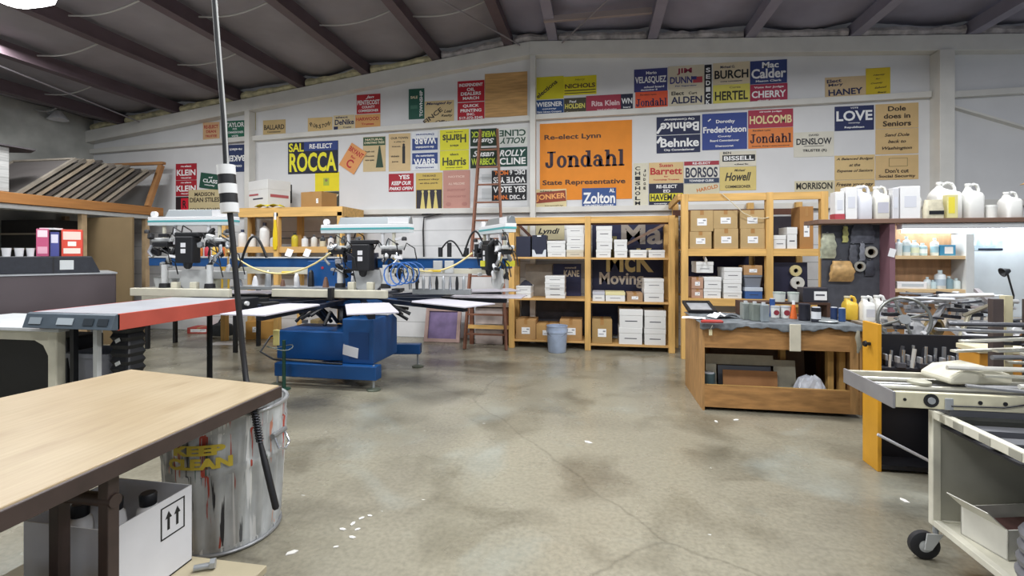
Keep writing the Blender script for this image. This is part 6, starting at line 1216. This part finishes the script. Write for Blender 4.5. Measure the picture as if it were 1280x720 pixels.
for (y, z, c) in ((.09, .07, 'b5b3ac'), (.18, .08, 'd0cdbe'), (.27, .07, '8f8f90'), (.36, .075, 'c4c2b6')): MB().tube([(.012, y, z), (1.38, y+.01, z)], .014, 8).build('guide_rod', steel(c), t)
MB().tube([(.24, -.006, .05), (.45, -.008, .055), (.55, -.007, .075), (.62, -.006, .08), (.78, -.008, .045)], .004, 6).build('cable', M_BLK, t, smooth=True); MB().box(.215, .25, -.006, 0, .03, .085).build('bracket', M_GRY, t, bevel=.003)
MB().lathe([(.05, 0), (.05, .012), (.03, .018), (0, .018)], n=20, c=(.24, .22, .096)).build('flange', mat('a9a796', .4), t, smooth=True)
t = thing('cream_cover_plate', 'curved cream cover plate lying on the machine frame', 'cover', (1.86, 2.83, .845), R(8)); b = MB(); b.prism([(-.14, 0), (.16, 0), (.16, .05), (.06, .085), (-.08, .07), (-.14, .03)], -.09, .10, M90); b.build('cover', mat('dcd8c4', .45, n=.1), t, bevel=.012)
pile = [(Vector((1.72, 2.84, .87)), Vector((2.02, 2.84, .87)), .11)]
for i in range(26):
    x = 1.74+.065*(i % 9)+rnd.uniform(-.02, .02); y = 2.62+.05*(i % 7)+rnd.uniform(-.01, .01); L = rnd.uniform(.35, .6); yaw = rnd.uniform(-.35, .25)
    p = Vector((x, y, 0)); q = p+Vector((L*math.cos(yaw), L*math.sin(yaw), rnd.uniform(-.01, .02)))
    if i % 2:
        r = rnd.choice([.009, .012]); p, q = settle(p, q, r, pile, .845); tag(MB().tube([(0, 0, 0), q-p], r, 8).build('steel_rod', steel(rnd.choice(['c9c9cc', '7d7e82', 'e0ded6', '3b3c42'])), None, p), 'thin steel rod in the loose pile on top of the cream machine frame', 'rod', 'rods piled on the machine frame')
    else:
        p, q = settle(p, q, .018, pile, .845); tag(MB().bar((0, 0, 0), q-p, .034, .012).build('squeegee_bar', steel(rnd.choice(['b9b7aa', '8b8c8f', 'd8d5c8'])), None, p, bevel=.002), 'flat squeegee bar in the loose pile on top of the cream machine frame', 'bar', 'bars piled on the machine frame')
t = thing('black_cable_coil', 'black cable coil on top of the rod pile above the cart', 'cable', (2.50, 2.99, 1.05)); MB().tube([(.13*math.cos(a), .07*math.sin(a), .012+.004*i % .03) for i, a in enumerate([k*.35 for k in range(46)])], .008, 6).build('coil', M_BLK, t, smooth=True)
# ---------------------------------------------------------------- foreground table at left
def maple():
    m = bpy.data.materials.new('maple_board'); m.use_nodes = True; nt = m.node_tree; b = nt.nodes['Principled BSDF']; L = nt.links.new
    tc = nt.nodes.new('ShaderNodeTexCoord')
    def n(sc, st, det=6):
        mp = nt.nodes.new('ShaderNodeMapping'); mp.inputs['Scale'].default_value = st; z = nt.nodes.new('ShaderNodeTexNoise'); z.inputs['Scale'].default_value = sc; z.inputs['Detail'].default_value = det
        L(tc.outputs['Object'], mp.inputs[0]); L(mp.outputs[0], z.inputs['Vector']); return z.outputs['Fac']
    def rp(f, a, c, p0=.3, p1=.7):
        r = nt.nodes.new('ShaderNodeValToRGB'); r.color_ramp.elements[0].position = p0; r.color_ramp.elements[1].position = p1; r.color_ramp.elements[0].color = lin(a); r.color_ramp.elements[1].color = lin(c); L(f, r.inputs[0]); return r.outputs[0]
    def mx(k, f, a, c):
        x = nt.nodes.new('ShaderNodeMix'); x.data_type = 'RGBA'; x.blend_type = k; x.inputs[0].default_value = f; L(a, x.inputs[6]); L(c, x.inputs[7]); return x.outputs[2]
    g = rp(n(9, (7, .5, 1)), 'a29072', 'ad9c7e'); w = rp(n(1.3, (1, 1, 1), 4), 'e2d6c2', 'ffffff', .35, .6); s = rp(n(2.2, (2.5, .6, 1), 5), 'c9b8a0', 'ffffff', .28, .42)
    L(mx('MULTIPLY', .5, mx('MULTIPLY', .6, g, w), s), b.inputs['Base Color']); b.inputs['Roughness'].default_value = .38; return m
TA, TB_, TC_, TD = (-1.635, 2.27), (-2.73, 2.43), (-3.05, .2), (-1.57, .2)
t = thing('maple_table', 'large maple-topped steel table in the near left corner', 'table', (0, 0, 0))
MB().prism([TA, TB_, TC_, TD], .772, .806).build('tabletop', maple(), t, bevel=.006)
M_IRON = mat('40332f', .5, n=.25, ns=9); ins = .012
def edge(p, q): MB().bar((p[0], p[1], .773), (q[0], q[1], .773), .014, .058).build('edge_angle', M_IRON, t, bevel=.003)
A_, B_, C_, D_ = [(p[0]+(.008 if p[0] > -2 else -.008), p[1]) for p in (TA, TB_, TC_, TD)]
edge(A_, B_); edge(B_, C_); edge(C_, D_); edge(D_, A_)
for (x, y) in ((-1.69, 1.42), (-1.90, 1.42), (-2.55, 1.42), (-1.69, .5), (-2.7, .5)): MB().box(x-.021, x+.021, y-.021, y+.021, .151 if y > .68 else 0, .772).build('leg', M_IRON, t, bevel=.003)
MB().tube([(-1.93, 1.42, .63), (-1.66, 1.42, .63)], .024, 10).build('cross_bar', M_IRON, t, smooth=True); MB().box(-2.6, -1.66, 1.40, 1.44, .74, .772).build('cross_rail', M_IRON, t); MB().box(-2.75, -1.66, .48, .52, .74, .772).build('cross_rail', M_IRON, t)
# galvanised can with paint runs
def can_mat():
    m = bpy.data.materials.new('paint_streaked_zinc'); m.use_nodes = True; nt = m.node_tree; b = nt.nodes['Principled BSDF']; L = nt.links.new
    tc = nt.nodes.new('ShaderNodeTexCoord')
    def n(sc, st, off=0, det=5):
        mp = nt.nodes.new('ShaderNodeMapping'); mp.inputs['Scale'].default_value = st; mp.inputs['Location'].default_value = (off, off*1.7, off*.3); z = nt.nodes.new('ShaderNodeTexNoise'); z.inputs['Scale'].default_value = sc; z.inputs['Detail'].default_value = det
        L(tc.outputs['Object'], mp.inputs[0]); L(mp.outputs[0], z.inputs['Vector']); return z.outputs['Fac']
    def mask(f, p): 
        r = nt.nodes.new('ShaderNodeValToRGB'); r.color_ramp.elements[0].position = p; r.color_ramp.elements[1].position = p+.02; r.color_ramp.elements[0].color = (0, 0, 0, 1); r.color_ramp.elements[1].color = (1, 1, 1, 1); L(f, r.inputs[0]); return r.outputs[0]
    r = nt.nodes.new('ShaderNodeValToRGB'); r.color_ramp.elements[0].position = .3; r.color_ramp.elements[1].position = .65; r.color_ramp.elements[0].color = lin('8f9192'); r.color_ramp.elements[1].color = lin('bcbfbf'); L(n(7, (1, 1, .6)), r.inputs[0]); cur = r.outputs[0]
    for k, (sc, p, c) in enumerate(((27, .58, 'd8d9d8'), (30, .65, '5b5d60'), (25, .655, 'a8402f'), (26, .67, '3d5d52'), (31, .66, 'dfdfda'), (33, .69, '2c2c30'), (28, .66, 'c98a72'))):
        x = nt.nodes.new('ShaderNodeMix'); x.data_type = 'RGBA'; L(mask(n(sc, (1, 1, .035), 3.1*k+1), p), x.inputs[0]); L(cur, x.inputs[6]); x.inputs[7].default_value = lin(c); cur = x.outputs[2]
    L(cur, b.inputs['Base Color']); b.inputs['Roughness'].default_value = .6; b.inputs['Metallic'].default_value = 0; return m
CXc, CYc, CR = -1.975, 2.30, .30
t = thing('galvanised_can', 'dented galvanised bin streaked with paint under the maple table end', 'bin', (CXc, CYc, 0))
secs = []; n = 72
for (z, r, rib) in ((0, .255, 0), (.03, .257, 0), (.05, .258, 1), (.40, .278, 1), (.42, .287, .2), (.445, .287, .2), (.46, .282, 1), (.60, .291, 1), (.62, .294, 0), (.685, .297, 0)):
    secs.append([((r+rib*.010*(1 if (j % 4) < 2 else -1))*math.cos(2*math.pi*j/n), (r+rib*.010*(1 if (j % 4) < 2 else -1))*math.sin(2*math.pi*j/n), z) for j in range(n)])
inner = [[(r*math.cos(2*math.pi*j/n), r*math.sin(2*math.pi*j/n), z) for j in range(n)] for (r, z) in ((.288, .69), (.25, .10))]
b = MB(); b.loft(secs+inner); b.build('can_body', can_mat(), t, smooth=True)
MB().tube([(.297*math.cos(2*math.pi*j/48), .297*math.sin(2*math.pi*j/48), .69) for j in range(48)], .011, 8, True).build('rim', mat('a9abad', .35, .6, n=.2), t, smooth=True)
MB().tube([(.262*math.cos(2*math.pi*j/48), .262*math.sin(2*math.pi*j/48), .012) for j in range(48)], .010, 8, True).build('foot_ring', mat('9b9d9f', .35, .6), t, smooth=True)
def on_can(a, z, r=.303): return (r*math.cos(a), r*math.sin(a), z)
a0 = math.atan2(0-CYc, 0-CXc)    # side facing the room
ah = a0+.95
MB().tube([on_can(ah-.16, .53), on_can(ah-.15, .47, .33), on_can(ah, .45, .335), on_can(ah+.15, .47, .33), on_can(ah+.16, .53)], .007, 8).build('bail_handle', M_CHR, t, smooth=True); MB().tube([on_can(ah-.2, .535), on_can(ah+.2, .535)], .014, 8).build('handle_ear', mat('8f9193', .4, .5), t)
ah2 = a0+.95+math.pi; MB().tube([on_can(ah2-.16, .53), on_can(ah2-.15, .47, .33), on_can(ah2, .45, .335), on_can(ah2+.15, .47, .33), on_can(ah2+.16, .53)], .007, 8).build('bail_handle', M_CHR, t, smooth=True)
for (s, zc_, hh, ww) in (('KEEP', .545, .05, .24), ('CLEAN', .48, .055, .30)):
    vs, fs = text_mesh(s, .06, 0); out = []
    for v in vs: a = a0-.42+v[0]*ww/.295; out.append(on_can(a, zc_+v[1]*hh, .3005))
    MB().add(out, fs).build('stencil_lettering', mat('c9b23c', .6), t)
# low platform and things under the table
t = thing('low_platform', 'low tan plywood platform on the floor under the maple table', 'platform', (-1.9, 1.3, 0)); MB().box(-.55, .50, -.62, .56, .12, .15).build('deck', mat('b9ae92', .7, n=.12, ns=4), t, bevel=.003)
for y in (-.6, -.05, .5): MB().box(-.53, .48, y, y+.05, 0, .12).build('bearer', M_PINEH, t)
t = thing('arrow_carton', 'open white carton printed with two up arrows under the maple table', 'box', (-1.945, 1.655, .151), R(0)); WB_, DB_, HB_ = .39, .36, .33; th = .005
for nm, (x0, x1, y0, y1) in (('side_panel', (-WB_/2, WB_/2, -DB_/2, -DB_/2+th)), ('side_panel', (-WB_/2, WB_/2, DB_/2-th, DB_/2)), ('side_panel', (-WB_/2, -WB_/2+th, -DB_/2+th, DB_/2-th)), ('arrow_panel', (WB_/2-th, WB_/2, -DB_/2+th, DB_/2-th))): MB().box(x0, x1, y0, y1, 0, HB_).build(nm, mat('dcdde2', .6, n=.04), t)
MB().box(-WB_/2, WB_/2, -DB_/2, DB_/2, .0, .006).build('base', M_WBOX, t)
xf = WB_/2+.0008; yc, zc2, s = .085, .235, .058
for (y0, y1, z0_, z1_) in ((-s, s, -s*1.15, -s*1.05), (-s, s, s*1.05, s*1.15), (-s, -s+.006, -s*1.1, s*1.1), (s-.006, s, -s*1.1, s*1.1)): MB().box(xf-.0006, xf+.0004, yc+y0, yc+y1, zc2+z0_, zc2+z1_).build('printed_mark', M_BLK, t)
for dy in (-.021, .021):
    MB().add([(xf, yc+dy-.006, zc2-.036), (xf, yc+dy+.006, zc2-.036), (xf, yc+dy+.006, zc2+.012), (xf, yc+dy-.006, zc2+.012), (xf, yc+dy-.016, zc2+.012), (xf, yc+dy+.016, zc2+.012), (xf, yc+dy, zc2+.042)], [(0, 1, 2, 3), (4, 5, 6)]).build('arrow', M_BLK, t)
for k, (x, y, l) in enumerate(((-2.04, 1.60, 'black-capped white bottle at left in the arrow carton'), (-1.95, 1.66, 'black-capped white bottle in the middle of the arrow carton'), (-1.85, 1.72, 'black-capped white bottle at right in the arrow carton'))):
    t = thing('plastic_bottle', l, 'bottle', (x, y, .158), 0, None, (0, 0, 0)); MB().lathe([(.038, 0), (.044, .01), (.044, .235), (.038, .275), (.022, .29), (.022, .30), (0, .30)], n=18).build('body', M_WHT, t, smooth=True); MB().lathe([(.030, .288), (.032, .33), (.027, .337), (0, .337)], n=16).build('cap', M_BLK, t, smooth=True)
t = thing('brown_crate', 'low brown wooden crate in the bottom left corner under the table', 'crate', (-1.88, 1.18, .151)); M_CR = mat('7d6146', .7, n=.25, ns=5)
MB().box(-.22, .22, -.18, .16, .175, .20).build('top_board', M_CR, t, bevel=.003)
for (x0, x1, y0, y1) in ((-.22, .22, .14, .16), (-.22, .22, -.18, -.16), (-.22, -.2, -.16, .14), (.2, .22, -.16, .14)): MB().box(x0, x1, y0, y1, 0, .175).build('side_board', mat('9c9079', .7, n=.2), t)
p = onZ(256, 712, .152); t = thing('pipe_fitting', 'small grey pipe fitting lying on the tan platform', 'fitting', (p.x, p.y, .152), R(30)); MB().tube([(-.04, 0, .014), (.02, 0, .014)], .013, 10).build('tube', M_GRY, t, smooth=True); MB().lathe([(.022, 0), (.022, .02), (0, .02)], n=6, M=Matrix.Translation((.02, 0, .02)) @ Matrix.Rotation(R(90), 4, 'Y')).build('hex_nut', M_GRY, t)
# hanging hose with the striped sleeve
def hp(px, py, y): return onY(px, py, y)
yt = 2.44; top = hp(268, 0, yt); s0 = hp(280, 150, yt); d0 = (top-s0).normalized()
ceil = top+d0*((roof(top.x)+.16-top.z)/d0.z)
pts = [ceil, top, hp(274, 75, yt), s0, hp(284.5, 237, yt), hp(291, 300, yt), hp(297, 370, yt), hp(302.5, 430, yt), hp(307.5, 474, yt), Vector((-1.86, 2.43, .74)), Vector((-1.70, 2.25, .735)) ]
pts = pts[:9]+[hp(312, 492, 2.40)]
t = thing('hanging_air_hose', 'black hose hanging from the roof with a black and white striped sleeve', 'hose', tuple(ceil))
o0 = ceil
MB().tube([p-o0 for p in pts], .0155, 10).build('hose', mat('1d1d20', .5), t, smooth=True)
MB().tube([p-o0+Vector((.016, -.006, 0)) for p in pts[:5]], .005, 6).build('white_cord', mat('b9bab8', .5), t, smooth=True)
q0, q1 = hp(282.3, 207, yt), hp(287.6, 266, yt)
for k in range(5): MB().tube([q0.lerp(q1, k/5)-o0, q0.lerp(q1, (k+1)/5)-o0], .048 if k % 2 == 0 else .046, 20).build('sleeve_band', (mat('dadbdb', .6), M_BLK)[k % 2], t, smooth=True)
MB().lathe([(.04, 0), (.03, -.05), (0, -.05)], n=12).build('roof_hook', M_GRY, t)
# trigger lance hung at the table corner
ys = 2.14
t = thing('spring_lance', 'black spring-necked lance hanging from the table corner before the bin', 'lance', tuple(hp(318, 512, ys)))
g0 = hp(318, 512, ys); g1 = hp(325, 552, ys); g2 = hp(345.5, 637, ys-.05)
MB().tube([(0, 0, .02), (0, 0, 0), g1-g0], .011, 10).build('neck', M_BLK, t, smooth=True)
hel = []
for i in range(110):
    f = i/109; c = (g1-g0)*f; a = f*2*math.pi*12; hel.append(c+Vector((.016*math.cos(a), .016*math.sin(a), 0)))
MB().tube(hel, .0035, 5).build('spring', mat('4a4b50', .35, .6), t, smooth=True)
MB().tube([g1-g0, (g1-g0).lerp(g2-g0, .3), (g1-g0).lerp(g2-g0, .97), g2-g0], [.011, .0155, .0155, .009], 10).build('grip', M_BLK, t, smooth=True)
# scraps on the floor
for i, (px, py, s) in enumerate(((735, 553, .035), (428, 662, .02), (441, 655, .02), (452, 648, .018), (447, 662, .016), (440, 672, .02), (365, 691, .03), (1130, 626, .03), (920, 487+38, .03), (895, 527, .025), (462, 645, .016), (420, 684, .014))):
    p = onZ(px, py, 0); rz = random.uniform(0, 3)
    tag(MB().prism([(-s, -s*.4), (s*.3, -s*.5), (s, 0), (s*.4, s*.5), (-s*.7, s*.3)], 0, .004).build('paper_scrap', mat('dcdad4', .6), None, (p.x, p.y, .0005), (0, 0, rz)), 'small pale paper scrap lying on the open concrete floor', 'scrap', 'paper scraps on the floor')
